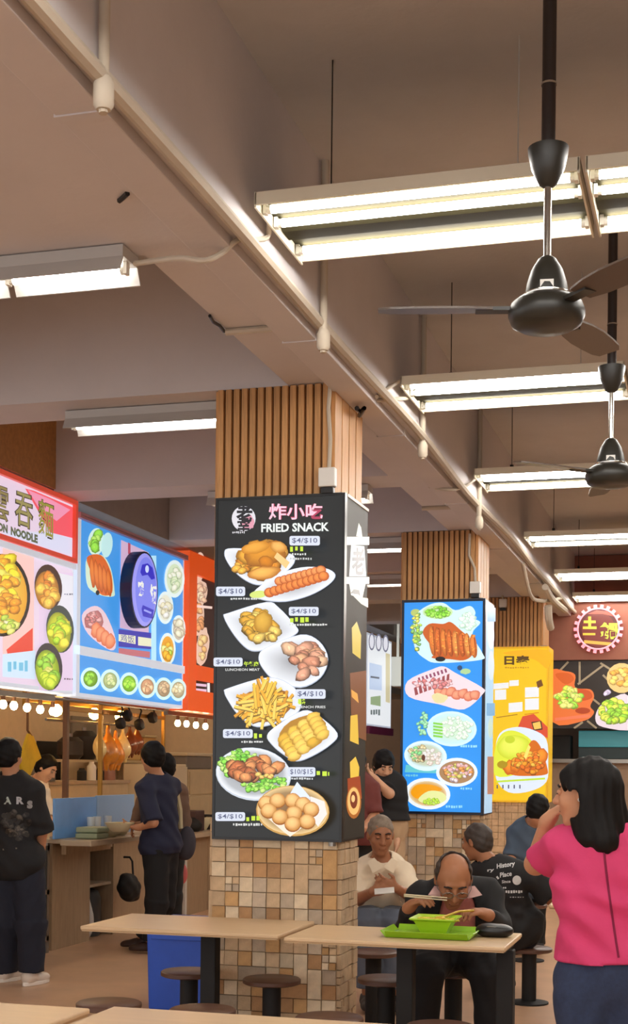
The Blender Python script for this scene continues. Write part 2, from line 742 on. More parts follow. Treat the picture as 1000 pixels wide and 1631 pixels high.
def head_prims(C, f, u, s=1.0):
    f = nrm(f)
    u = nrm(Vector(u) - f * Vector(u).dot(f))
    r = f.cross(u)
    q = lambda a, b, c: C + (r * a + u * b + f * c) * s
    A = (r, f, u)
    P = [el(q(0, .022, -.012), (.075 * s, .093 * s, .093 * s), A, k=.01),
         el(q(0, -.042, .024), (.057 * s, .066 * s, .074 * s), A, k=.03),
         rc(q(-.012, -.098, .060), q(.012, -.098, .060), .019 * s, k=.02),
         rc(q(-.034, .032, .072), q(.034, .032, .072), .013 * s, k=.012)]
    for sx in (-1, 1):
        P.append(el(q(.037 * sx, -.024, .060), (.024 * s, .022 * s, .026 * s), A, k=.02))
    for sx in (-1, 1):
        P.append(el(q(.031 * sx, .008, .103), (.016 * s, .018 * s, .012 * s), A, k=.012, sub=True))
    P += [rc(q(0, .014, .086), q(0, -.026, .107), .009 * s, .0135 * s, k=.010),
          el(q(-.012, -.030, .096), (.009 * s,) * 3, A, k=.006), el(q(.012, -.030, .096), (.009 * s,) * 3, A, k=.006),
          el(q(0, -.058, .084), (.024 * s, .013 * s, .007 * s), A, k=.008), el(q(0, -.069, .081), (.020 * s, .013 * s, .007 * s), A, k=.008)]
    for sx in (-1, 1):
        P += [el(q(.077 * sx, -.004, -.006), (.009 * s, .019 * s, .031 * s), A, k=.008)]
    return P, (r, f, u), q


def hair_short(C, f, u, m, parent, h, s=1.0, bald=False, thick=.010, seed=1, fringe=.045):
    _, (r, f, u), q = head_prims(C, f, u, s)
    P = [el(q(0, .026, -.018), ((.076 + thick) * s, (.092 + thick) * s, (.092 + thick) * s), (r, f, u), k=.01),
         el(q(0, -.03, -.055), ((.060 + thick) * s, .045 * s, .06 * s), (r, f, u), k=.03)]
    cuts = [(q(0, .0, fringe * .6), f * .85 - u * .55), (q(0, -.085, 0), -u)]
    if bald:
        P += [dict(el(q(0, .085, .03), (.066 * s, .12 * s, .075 * s), (r, f, u), k=.008), sub=True)]
        cuts = [(q(0, 0, .012), f), (q(0, -.07, 0), -u)]
    rng = random.Random(seed)
    a = [rng.uniform(0, 6) for _ in range(3)]
    disp = lambda X, Y, Z: .0022 * np.sin(95 * X + a[0] + 2 * np.sin(50 * Z)) * np.sin(88 * Y + a[1]) + .0018 * np.sin(140 * Z + a[2] + 60 * X)
    return organic('hair', P, m, parent, h, .02, cuts, disp)


def face_bits(C, f, u, parent, s=1.0, brow=(35, 26, 22), lids=None):
    _, (r, f, u), q = head_prims(C, f, u, s)
    for sx in (-1, 1):
        mb = MB()
        mb.ball(q(.031 * sx, .008, .0825), .0115 * s, 10, 8)
        e = mb.build('eye', lids or mat('eye_white', (170, 146, 128), .5), parent, smooth=True)
        mb = MB()
        if lids:
            mb.tube([q(.020 * sx, .004, .090), q(.031 * sx, .0015, .0935), q(.042 * sx, .004, .089)], .0018 * s, 6)
            mb.build('eyelashes', mat('pupil', (25, 16, 12), .4), e, smooth=True)
        else:
            mb.ball(q(.031 * sx, .006, .0892), .0058 * s, 8, 6)
            mb.build('pupil', mat('pupil', (25, 16, 12), .4), e, smooth=True)
        mb = MB()
        mb.tube([q(.014 * sx, .028, .088), q(.030 * sx, .034, .087), q(.048 * sx, .028, .077)], .0042 * s, 6)
        mb.build('eyebrow', mat('brow_%d' % brow[0], brow, .8), parent, smooth=True)
    mb = MB()
    mb.tube([q(-.022, -.0635, .087), q(0, -.0625, .0925), q(.022, -.0635, .087)], .0025 * s, 6)
    mb.build('mouth', mat('lip', (120, 58, 50), .5), parent, smooth=True)


def figure(name, label, J, skin, h=.012, s=1.0, face=None, up=(0, 0, 1), wid=1.0, deep=1.0, hands=None, group=None, feet=None,
           no_face=False, lids=False):
    """J: head, neck, shL, shR, elL, elR, wrL, wrR, hip, hipL, hipR, knL, knR, anL, anR (room points). Returns root and primitive sets."""
    base = Vector((J['hip'].x, J['hip'].y, 0.0))
    root = thing(name, label, 'person', base, 0, group)
    lat = nrm(J['shR'] - J['shL'])
    sp = nrm(J['neck'] - J['hip'])
    dep = nrm(lat.cross(sp))
    lat2 = nrm(J['hipR'] - J['hipL'])
    T = []
    chest = J['neck'].lerp(J['hip'], .30)
    belly = J['neck'].lerp(J['hip'], .62)
    T.append(el(chest, (.150 * wid, .108 * deep, .185), (lat, dep, sp), k=.05))
    T.append(el(belly, (.135 * wid, .104 * deep, .17), (lat, dep, sp), k=.08))
    pel = el(J['hip'] + sp * .03, (.165 * wid, .118 * deep, .125), (lat2, dep, sp), k=.06)
    T.append(rc(J['shL'].lerp(J['neck'], .06), J['neck'] - sp * .03, .056, .066, k=.05))
    T.append(rc(J['shR'].lerp(J['neck'], .06), J['neck'] - sp * .03, .056, .066, k=.05))
    arms, legs = {}, {}
    for S in 'LR':
        arms[S] = [rc(J['sh' + S], J['el' + S], .050, .040, k=.03), rc(J['el' + S], J['wr' + S], .041, .027, k=.02)]
        legs[S] = [rc(J['hip' + S], J['kn' + S], .084, .056, k=.05), rc(J['kn' + S], J['an' + S], .054, .038, k=.03)]
    hp, (r, f, u), q = head_prims(J['head'], face, up, s)
    neck = rc(J['head'] - u * .06 * s - f * .02 * s, J['neck'] + sp * .0, .050, .056, k=.03)
    P = [pel] + T + legs['L'] + legs['R'] + arms['L'] + arms['R'] + [neck] + hp
    for S in 'LR':
        hd = (hands or {}).get(S)
        if hd is None:
            d = nrm(J['wr' + S] - J['el' + S])
            hd = dict(d=d, n=lat * (1 if S == 'L' else -1), curl=.5)
        P += hand(J['wr' + S], hd['d'], hd['n'], hd.get('curl', .6), hd.get('side', 1), .95 * s, hd.get('pinch', 0))
        fd = (feet or {}).get(S, dep if feet is None else dep)
        fd = nrm(Vector((fd[0], fd[1], 0)))
        a = J['an' + S]
        P.append(rc(a, Vector((a.x, a.y, .05)), .034, .030, k=.02))
    body = organic('body', P, skin, root, h, .03)
    if not no_face:
        face_bits(J['head'], face, up, root, s, lids=skin if lids else None)
    return root, dict(T=T, pel=pel, arms=arms, legs=legs, neck=neck, lat=lat, sp=sp, dep=dep, q=q, r=r, f=f, u=u)


def shirt(root, A, J, m, h, g=.018, sleeve=.75, hem=.10, wide=.012, name='shirt', long=False, folds=.004, seed=0, nk=.018, extra=(), collar=None, k=.04, hemdir=None):
    """garment on the torso: ends at the hem, sleeve ends and neckline"""
    P = [grow(p, g) for p in A['T']] + [grow(A['pel'], g + wide)]
    P += list(extra)
    for S in 'LR':
        a, b, c = J['sh' + S], J['el' + S], J['wr' + S]
        if long:
            P += [rc(a, b, .060 + g * .5, .050 + g * .4, k=.03), rc(b, b.lerp(c, .93), .052 + g * .3, .038 + g * .3, flat=False, k=.02)]
        else:
            e = a.lerp(b, sleeve)
            P += [rc(a - (b - a).normalized() * .02, e, .056 + g * .6, .054 + g * .6 + wide * .6, flat=True, k=.03)]
    nc = grow(A['neck'], nk)
    P.append(dict(nc, sub=True, k=.01))
    rng = random.Random(seed)
    a = [rng.uniform(0, 6.28) for _ in range(6)]
    # folds run across the body like pulled cloth
    def disp(X, Y, Z):
        w = Z * 42 + 7 * np.sin(6 * X + a[0]) + 5 * np.sin(9 * Y + a[1])
        w2 = Z * 24 + X * 18 + 4 * np.sin(12 * Z + a[2])
        return folds * (np.sin(w + a[3]) * (0.5 + .5 * np.sin(7 * Z + 5 * X + a[4])) + .7 * np.sin(w2 + a[5]))
    hc = J['hip'] - A['sp'] * hem
    return organic(name, P, m, root, h, k, [(hc, hemdir if hemdir is not None else -A['sp'])], disp)


def trousers(root, A, J, m, h, g=.014, name='trousers', length=.97, flare=.0, folds=.003, seed=3, top=.13, sit=False):
    P = [grow(A['pel'], g)]
    for S in 'LR':
        a, b, c = J['hip' + S], J['kn' + S], J['an' + S]
        if length > .5:
            P += [rc(a, b, .088 + g, .064 + g + flare, k=.05), rc(b, b.lerp(c, (length - .5) * 2), .062 + g + flare, .050 + g + flare, flat=True, k=.04)]
        else:
            P += [rc(a, a.lerp(b, length * 2), .088 + g, .075 + g + flare, flat=True, k=.05)]
    def disp(X, Y, Z):
        return folds * np.sin(Z * 38 + 6 * np.sin(X * 14 + seed) + 5 * np.sin(Y * 11))
    return organic(name, P, m, root, h, .03, [(J['hip'] + (Vector((0, 0, .16)) if sit else A['sp'] * top), Vector((0, 0, 1)) if sit else A['sp'])], disp)


def shoe(root, an, d, m, sole=None, s=1.0, name='shoe'):
    d = nrm(Vector((d[0], d[1], 0)))
    n = Vector((-d.y, d.x, 0))
    b = Vector((an.x, an.y, 0))
    P = [rc(b - d * .035 + Vector((0, 0, .055)), b + d * .05 + Vector((0, 0, .05)), .048, .046, k=.04),
         el(b + d * .115 + Vector((0, 0, .040)), (.075, .047, .038), (d, n, Vector((0, 0, 1))), k=.04),
         rc(b - d * .02 + Vector((0, 0, .06)), b - d * .015 + Vector((0, 0, .10)), .047, .046, flat=True, k=.03)]
    o = organic(name, P, m, root, .007, .03, [((0, 0, .022), (0, 0, -1))])
    if sole is not None:
        mb = MB()
        pts = []
        for i in range(20):
            t = 2 * math.pi * i / 20
            w = .050 if math.cos(t) > -.2 else .044
            pts.append(b + d * (.052 + .142 * math.cos(t)) + n * (w * math.sin(t)) + Vector((0, 0, .001)))
        mb.prism(pts, (0, 0, .027))
        mb.build('sole', sole, o, bevel=.004)
    return o


def cloth_print(garment, parent, polys, origin_plane_pts, m, name, view):
    """flat lettering laid on a garment: points shot onto it along view"""
    dg = bpy.context.evaluated_depsgraph_get()
    me = garment.data
    off = chain_loc(garment)
    bvh = BVHTree.FromPolygons([tuple(Vector(v.co) + off) for v in me.vertices], [tuple(p.vertices) for p in me.polygons])
    po = chain_loc(parent)
    vs, fs, cs = polys
    out = []
    for p in vs:
        p = Vector(p)
        d = nrm(view(p)) if callable(view) else nrm(view)
        hit = bvh.ray_cast(p - d * 1.0, d)
        out.append(tuple((hit[0] if hit[0] is not None else p) - d * .004 - po))
    me2 = bpy.data.meshes.new(name)
    me2.from_pydata(out, [], fs)
    ca = me2.color_attributes.new('Col', 'FLOAT_COLOR', 'CORNER')
    data = []
    for f, c in zip(fs, cs):
        for q in (c if isinstance(c, list) else [c] * len(f)):
            data += [q[0], q[1], q[2], 1.0]
    ca.data.foreach_set('color', data)
    me2.materials.append(m)
    return link(name, me2, parent)
# ------------------------------------------------------------------ setting
M_slab = mat('painted_slab', (200, 197, 195), .85, var=.06, scale=1.5, bump=.15, bscale=30)
M_beam = mat('painted_beam', (206, 200, 200), .8, var=.05, scale=1.2, bump=.12, bscale=25)
M_wood = mat('slat_wood', (196, 146, 92), .5, var=.22, scale=6, stretch=(14, 14, .8), rnd=.10)
M_woodback = mat('slat_backing', (128, 88, 52), .6, var=.15, scale=6, stretch=(8, 8, 1))
M_veneer = mat('timber_veneer', (182, 132, 76), .5, var=.18, scale=4, stretch=(1, 6, 6))
M_white = mat('white_enamel', (215, 212, 205), .4)
M_pvc = mat('white_pvc', (190, 178, 160), .85, var=.04)
M_black = mat('black_metal', (22, 21, 21), .4)
M_blackm = mat('matt_black', (18, 17, 17), .7)
M_steel = mat('brushed_steel', (150, 146, 140), .35, .9, var=.08, scale=5, stretch=(1, 30, 1))
M_floor = mat('floor_tile', (206, 166, 132), .38, var=.10, scale=2.5, bump=.03)
M_grout = mat('grout', (120, 92, 66), .8)
STONE = [mat('stone_%s' % n, c, .85, var=.16, scale=12, bump=.5, bscale=40, rnd=.16) for n, c in
         (('beige', (200, 170, 134)), ('cream', (216, 194, 162)), ('brown', (178, 136, 94)), ('ochre', (194, 152, 102)), ('grey', (186, 166, 142)))]
M_mortar = mat('mortar', (168, 142, 112), .9)

floor = struct('floor', MB().box((-14, -6, -.2), (8, 30, 0)), M_floor, 'tan tiled floor of the food court')
ceiling = struct('ceiling', MB().box((-14, -6, 4.32), (8, 30, 4.6)), M_slab, 'painted concrete ceiling slab')
struct('wall_back', MB().box((-14, 27.0, 0), (8, 27.3, 4.32)), mat('far_wall', (150, 120, 92), .8, var=.05), 'tan far wall')
struct('wall_right', MB().box((7.6, -6, 0), (8, 27, 4.32)), mat('side_wall', (180, 164, 146), .8), 'plain side wall')

BZ = 3.58
struct('trim_1', MB().box((-2.20, -5.5, BZ), (-1.76, 26.8, 4.32)), M_beam, 'long concrete ceiling beam over the pillars')
for i, y in enumerate([0.02, 2.37, 4.72, 7.07, 9.42, 11.70, 14.05, 16.40, 18.8, 21.2, 23.6]):
    struct('trim_%d' % (i + 2), MB().box((-4.76, 3.86 if i == 2 else y, BZ), (-2.20, y + .40, 4.32)), M_beam, 'concrete cross beam of the stall side ceiling')
# bulkhead above the stalls: timber first, plain paint further on
wl = struct('wall_left', MB().box((-5.0, -5.5, 3.585), (-4.765, 26.8, 4.32)), mat('grey_bulkhead', (160, 152, 148), .8, var=.05), 'bulkhead above the stall signs')
for k in range(7):
    y0 = 2.0 + k * 1.07
    MB().box((-4.765, y0, 3.60), (-4.745, y0 + 1.064, 4.31)).build('timber_panel', M_veneer, wl)

# trunking and pipe along the beam's right edge
t = thing('cable_trunking', 'pale metal cable trunking run along the underside of the ceiling beam', 'trunking', (-1.86, 6, 3.53))
MB().box((-1.96, -5, 3.535), (-1.80, 26, 3.579)).build('channel', M_beam, t, bevel=.004)
for y in (3.86, 6.2, 8.1, 10.3, 12.5, 14.9):
    MB().box((-1.965, y, 3.53), (-1.795, y + .05, 3.583)).build('cover_joint', M_beam, t)
mb = MB()
pts = []
for i in range(60):
    y = -4 + i * .5
    pts.append((-1.745 + .012 * math.sin(y * 1.7), y, 3.575 + .012 * math.sin(y * 1.1)))
mb.tube(pts, .026, 8)
tag(mb.build('conduit_pipe', M_pvc, None, smooth=True), 'cream conduit pipe running along the right edge of the ceiling beam', 'pipe')
# patch plates on the underside
for (y0, y1, x0, x1) in ((4.35, 4.75, -2.03, -1.97), (5.35, 5.55, -1.99, -1.965)):
    pass
for i, (px, py, drop) in enumerate([(165, 148, 1), (515, 541, 1), (673, 716, 1), (763, 832, 1)]):
    p = at(px, py, X=-1.735)
    names = ['nearest the camera', 'above the first pillar', 'beyond the first pillar', 'just before the second pillar']
    t = thing('conduit_drop', 'cream conduit dropping from the ceiling to a junction box, ' + names[i], 'pipe', p, group='conduit drops along the beam')
    MB().cyl(p, (p.x, p.y, 4.32), .017, n=10).build('pipe', M_pvc, t, smooth=True)
    MB().lathe((p.x, p.y, p.z - .05), [(.022, 0), (.031, .015), (.031, .075), (.022, .095)], 12).build('junction_box', M_pvc, t, smooth=True)
    MB().cyl((p.x, p.y, p.z - .06), (p.x - .01, p.y, 3.56), .014, n=8).build('pipe_end', M_pvc, t, smooth=True)
for i, (px, py, L, up) in enumerate([(360, 529, .30, 0), (672, 810, .34, 1)]):
    p = at(px, py, Z=3.565)
    mb = MB().tube([p, p + Vector((.35 * L / .3 * .9, 0, 0)), p + Vector((.40, 0, .0))], .016, 8)
    o = mb.build('short_pipe', M_pvc, None, smooth=True)
    tag(o, ['short cream pipe stub under the beam before the first pillar', 'short cream pipe stub under the beam before the second pillar'][i], 'pipe')
q = [at(*p, Z=3.57) for p in ((334, 503), (340, 513), (350, 519), (357, 528))]
tag(MB().tube(q, .008, 6).build('loose_wire', M_black, None, smooth=True), 'short loose black wire end hanging by the pipe stub on the beam', 'wire')
q = [at(*p, Z=3.575) for p in ((190, 320), (197, 314), (203, 308))]
tag(MB().tube(q, .010, 6).build('black_hook', M_black, None, smooth=True), 'small black hook under the beam at the stall side', 'hook')
q = [at(*p, Z=3.5) for p in ((568, 650), (574, 656), (580, 650), (572, 662))]
tag(MB().tube(q, .013, 6).build('wire_clamp', M_black, None, smooth=True), 'black wire clamp at the top of the first pillar', 'clamp')


# ------------------------------------------------------------------ pillars
def stone_face(parent, o, du, n, W, H, seed, limit=None, stuff=False):
    """mosaic of split stone: every tile its own piece, proud by its own amount; o lower corner, du along, n outwards"""
    rng = random.Random(seed)
    cols = max(1, round(W / .079))
    cw = W / cols
    rows = round(H / .077)
    rh = H / rows
    done = set()
    j = MB()
    for r in range(rows):
        for c in range(cols):
            if (r, c) in done:
                continue
            wu = hu = 1
            q = rng.random()
            if q < .10 and c + 1 < cols and (r, c + 1) not in done:
                wu = 2
            elif q < .16 and r + 1 < rows and (r + 1, c) not in done:
                hu = 2
            for a in range(wu):
                for b in range(hu):
                    done.add((r + b, c + a))
            parts = [(0, 0, wu, hu)]
            if wu == hu == 1 and rng.random() < .10:
                parts = [(0, 0, .5, .5), (.5, 0, .5, .5), (0, .5, .5, .5), (.5, .5, .5, .5)]
            for (ax, ay, pw, ph) in parts:
                key = (round(pw * cw, 4), round(ph * rh, 4), tuple(round(x, 2) for x in n))
                dep = rng.uniform(.012, .026)
                ctr = Vector(o) + Vector(du) * ((c + ax + pw / 2) * cw) + Vector((0, 0, (r + ay + ph / 2) * rh))
                mi = rng.choices(range(5), (4, 3, 2, 2, 3))[0]
                mk = key + (mi,)
                if mk not in TILES:
                    TILES[mk] = MB().obox((0, 0, 0), (du, (0, 0, 1), n), (pw * cw / 2 - .0025, ph * rh / 2 - .0025, .015)).mesh('stone_tile', STONE[mi])
                loc = ctr + Vector(n) * (dep - .015)
                if stuff:
                    j.obox(loc, (du, (0, 0, 1), n), (pw * cw / 2 - .0025, ph * rh / 2 - .0025, .015))
                else:
                    link('stone_tile', TILES[mk], parent, loc - chain_loc(parent))
    if stuff:
        b = j.build('stone_tiles', STONE[0], parent)
        b['kind'] = 'stuff'


TILES = {}
PX0, PX1 = -2.600, -1.900


def pillar(y, top, label, far=False):
    p = thing('pillar', label, None, ((PX0 + PX1) / 2, y + .3, 0), kind='structure')
    core = MB().box((PX0, y, 0), (PX1, y + .35, 1.30)).box((PX0 + .02, y + .02, 1.30), (PX1 - .08, y + .58, top))
    core.build('core', M_mortar, p)
    stone_face(p, (PX0, y, 0), (1, 0, 0), (0, -1, 0), PX1 - PX0, 1.27, int(y * 10), stuff=far)
    stone_face(p, (PX1, y, 0), (0, 1, 0), (1, 0, 0), .35, 1.27, int(y * 10) + 1, stuff=True)
    stone_face(p, (PX0, y + .35, 0), (0, -1, 0), (-1, 0, 0), .35, 1.27, int(y * 10) + 2, stuff=True)
    # timber slats round the upper shaft
    MB().box((PX0 + .01, y + .012, 2.6), (PX1 - .065, y + .59, top)).build('slat_backing', M_woodback, p)
    n = 14
    w = (PX1 - .065 - PX0) / n
    key = 'slat'
    if key not in TILES:
        TILES[key] = MB().box((-.0155, -.016, 2.62), (.0155, .016, top)).mesh('slat', M_wood)
    for i in range(n):
        link('slat', TILES[key], p, Vector((PX0 + (i + .5) * w, y - .004, 0)) - chain_loc(p))
    if 'sideslat' not in TILES:
        TILES['sideslat'] = MB().box((-.012, -.066, 2.62), (.012, .066, top)).mesh('side_board', M_wood)
    for i in range(4):
        link('side_board', TILES['sideslat'], p, Vector((PX1 - .055, y + .075 + i * .150, 0)) - chain_loc(p))
        link('side_board', TILES['sideslat'], p, Vector((PX0 - .002, y + .075 + i * .150, 0)) - chain_loc(p))
    return p


pillar(7.07, 3.575, 'nearest pillar, stone mosaic below and timber slats above')
pillar(11.715, 3.575, 'second pillar, stone mosaic below and timber slats above')
pillar(16.40, 3.575, 'third pillar, stone mosaic below and timber slats above', far=True)

# power boxes with their cables on the pillars
for i, (px, py, Y, cab) in enumerate([(522, 761, 7.03, [(524, 748), (526, 700), (523, 650), (526, 612)]),
                                      (757, 936, 11.67, [(757, 926), (756, 905), (747, 885), (748, 850)]),
                                      (801, 961, 16.35, [(801, 955), (800, 948)])]):
    p = at(px, py, Y=Y)
    t = thing('power_box', 'white switch box on the slats of the %s pillar' % ('nearest', 'second', 'third')[i], 'box', p)
    MB().box(p + Vector((-.045, -.03, -.05)), p + Vector((.045, .02, .05))).build('housing', M_white, t, bevel=.006)
    MB().box(p + Vector((-.035, -.02, -.085)), p + Vector((.035, .02, -.052))).build('socket', M_black, t, bevel=.004)
    q = [at(a, b, Y=Y + .005) for a, b in cab]
    MB().tube(q, .011, 8).build('cable', M_pvc, t, smooth=True)

# ------------------------------------------------------------------ fluorescent lights
M_tube = mat('tube_light', (255, 255, 250), .3, emit=(255, 250, 243), strength=TUBE_STR)
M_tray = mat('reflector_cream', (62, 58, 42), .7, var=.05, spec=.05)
M_lip = mat('lip_cream', (226, 220, 200), .4)
M_house = mat('lamp_grey', (190, 188, 184), .4, .3)
M_clip = mat('tube_clip', (225, 222, 210), .4)


def tube_lamp(parent, x0, x1, y, z, r=.016, up=.03):
    MB().cyl((x0 + .03, y, z), (x1 - .03, y, z), r, n=12).build('tube', M_tube, parent, smooth=True)
    for x, s in ((x0, 1), (x1, -1)):
        h = MB().cyl((x + s * .012, y, z), (x + s * .03, y, z), r * 1.05, n=12)
        h.box((min(x, x + s * .014), y - .016, z - .018), (max(x, x + s * .014), y + .016, z + up))
        h.build('lamp_holder', M_clip, parent)


LX0, LX1, LZ = -1.715, -.485, 3.715
def triple_light(y, label):
    t = thing('fluorescent_light', label, 'ceiling light', ((LX0 + LX1) / 2, y + .32, LZ), group='triple tube lights over the seating')
    d = .63
    m = MB()
    # pressed tray: flat back, two sloping cheeks, end plates
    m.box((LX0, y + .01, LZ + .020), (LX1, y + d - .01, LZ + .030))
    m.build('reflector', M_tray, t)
    for a in (y, y + d - .012):
        MB().box((LX0, a, LZ - .016), (LX1, a + .010, LZ + .034)).build('side_lip', M_lip, t, bevel=.002)
    for x in (LX0, LX1 - .008):
        MB().box((x, y, LZ - .026), (x + .008, y + d, LZ + .034)).build('end_plate', M_lip, t)
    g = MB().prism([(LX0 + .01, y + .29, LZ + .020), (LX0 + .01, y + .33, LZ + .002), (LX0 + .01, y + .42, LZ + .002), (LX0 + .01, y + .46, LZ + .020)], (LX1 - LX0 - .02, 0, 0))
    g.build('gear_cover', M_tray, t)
    for k in (.085, .225, .525):
        tube_lamp(t, LX0 + .012, LX1 - .012, y + k, LZ - .004, up=.022)
    for x in (LX0 + .25, LX1 - .25):
        MB().cyl((x, y + .2, LZ + .03), (x, y + .2, LZ + .09), .014, n=8).cyl((x, y + .2, LZ + .09), (x, y + .2, 4.32), .003, n=6).build('hanger', M_black if x < -1 else M_house, t)
    return t


ROWS = [5.04, 7.62, 10.10, 12.90, 15.40, 17.45]
first = None
for i, y in enumerate(ROWS):
    w = ['nearest row', 'second row', 'third row', 'fourth row', 'fifth row', 'sixth row'][i]
    lab = 'long triple-tube fluorescent light beside the beam, %s' % w
    if first is None:
        first = triple_light(y, lab)
    else:
        dup(first, loc=Vector(first.location) + Vector((0, y - ROWS[0], 0)), label=lab)
    for j in range(1, 4):
        dup(first, loc=Vector(first.location) + Vector((1.25 * j, y - ROWS[0], 0)),
            label='triple-tube fluorescent light at the frame edge, %s' % w if j == 1 else 'triple-tube fluorescent light outside the frame, %s, %s along' % (w, ['', '', 'third', 'fourth'][j]))
for y in (2.4, -.2):
    for j in range(0, 4):
        dup(first, loc=Vector(first.location) + Vector((1.25 * j, y - ROWS[0], 0)), label='triple-tube fluorescent light overhead, %s row behind the camera, %s' % ('first' if y > 0 else 'second', ['by the beam', 'second along', 'third along', 'fourth along'][j]))


def batten(x0, x1, y, z, label, group='single tube lights under the cross beams'):
    t = thing('batten_light', label, 'ceiling light', ((x0 + x1) / 2, y, z), group=group)
    MB().box((x0, y - .075, z + .03), (x1, y + .075, z + .075)).prism([(x0, y - .075, z + .03), (x0, y - .066, z + .03), (x0, y - .098, z - .03), (x0, y - .106, z - .03)], (x1 - x0, 0, 0)) \
        .prism([(x0, y + .075, z + .03), (x0, y + .066, z + .03), (x0, y + .098, z - .03), (x0, y + .106, z - .03)], (x1 - x0, 0, 0)).build('housing', M_house, t)
    tube_lamp(t, x0 + .01, x1 - .01, y, z)
    return t


bl = [(-2.78, -2.23, 5.05, 'short single-tube light under the nearest cross beam, by the beam edge'),
      (-3.36, -2.81, 5.05, 'short single-tube light under the nearest cross beam, cut by the frame'),
      (-3.60, -2.38, 7.33, 'long single-tube light under the cross beam left of the nearest pillar'),
      (-3.62, -2.40, 9.72, 'single-tube light under the second cross beam, left of the black menu sign'),
      (-3.0, -2.28, 9.72, 'x'),
      (-3.62, -2.30, 12.0, 'single-tube light under the third cross beam, right of the black menu sign'),
      (-3.62, -2.30, 14.3, 'single-tube light under the fourth cross beam, right of the black menu sign'),
      (-3.62, -2.30, 16.7, 'single-tube light under the fifth cross beam, beyond the black menu sign'),
      (-3.62, -2.30, 19.1, 'single-tube light under the sixth cross beam, far off')]
for x0, x1, y, lab in bl:
    if lab != 'x':
        batten(x0, x1, y, 3.50, lab)
for y in (2.6, .2):
    batten(-3.6, -2.4, y, 3.50, 'single-tube light overhead, nearer than the frame, %s' % ('first' if y > 1 else 'second'))

# loose cables between trunking and lights
def cable(pts, label, r=.011):
    # smooth path through the points
    P = [Vector(p) for p in pts]
    out = []
    for i in range(len(P) - 1):
        p0, p1, p2, p3 = P[max(i - 1, 0)], P[i], P[i + 1], P[min(i + 2, len(P) - 1)]
        for k in range(6):
            t = k / 6
            out.append(.5 * ((2 * p1) + (p2 - p0) * t + (2 * p0 - 5 * p1 + 4 * p2 - p3) * t * t + (3 * p1 - p0 - 3 * p2 + p3) * t ** 3))
    out.append(P[-1])
    return tag(MB().tube(out, r, 8).build('loose_cable', M_pvc, None, smooth=True), label, 'cable')


cable([(-2.22, 5.07, 3.53), at(285, 411, Z=3.5), at(325, 415, Z=3.47), at(355, 402, Z=3.52), at(380, 382, Z=3.57), at(425, 378, Z=3.68), (-1.71, 5.2, 3.74)],
      'cream cable looping under the beam from the short light to the nearest triple light')
cable([at(600, 632, Z=3.56), at(612, 622, Z=3.62), at(640, 605, Z=3.74)], 'cream cable from the beam to the second triple light')
cable([at(580, 640, Z=3.56), at(615, 637, Z=3.58), at(650, 634, Z=3.70)], 'cream cable sagging just under the second triple light')
cable([at(684, 775, Z=3.56), at(715, 780, Z=3.52), at(740, 775, Z=3.58), at(760, 760, Z=3.72)], 'cream cable from the beam to the third triple light')
cable([(-1.80, at(832, 925, X=-1.80).y, 3.545), at(845, 948, X=-1.79), at(862, 957, X=-1.77), at(880, 956, X=-1.75), (-1.74, at(893, 958, X=-1.74).y, 3.55)], 'cream cable bundle drooping along the far end of the beam', .02)
cable([at(868, 935, X=-1.70), at(880, 955, X=-1.70), at(900, 972, X=-1.70)], 'pale bent pipe end at the far end of the beam', .035)
cable([at(873, 965, X=-1.70), at(874, 985, X=-1.70), at(877, 1000, X=-1.70)], 'pale hanging pipe end beside the third pillar top', .04)

# ------------------------------------------------------------------ ceiling fans
M_fan = mat('fan_black', (40, 39, 34), .38, var=.05)
M_fanblade = mat('fan_blade', (88, 74, 64), .35)
M_chrome = mat('chrome', (200, 198, 192), .15, 1.0)


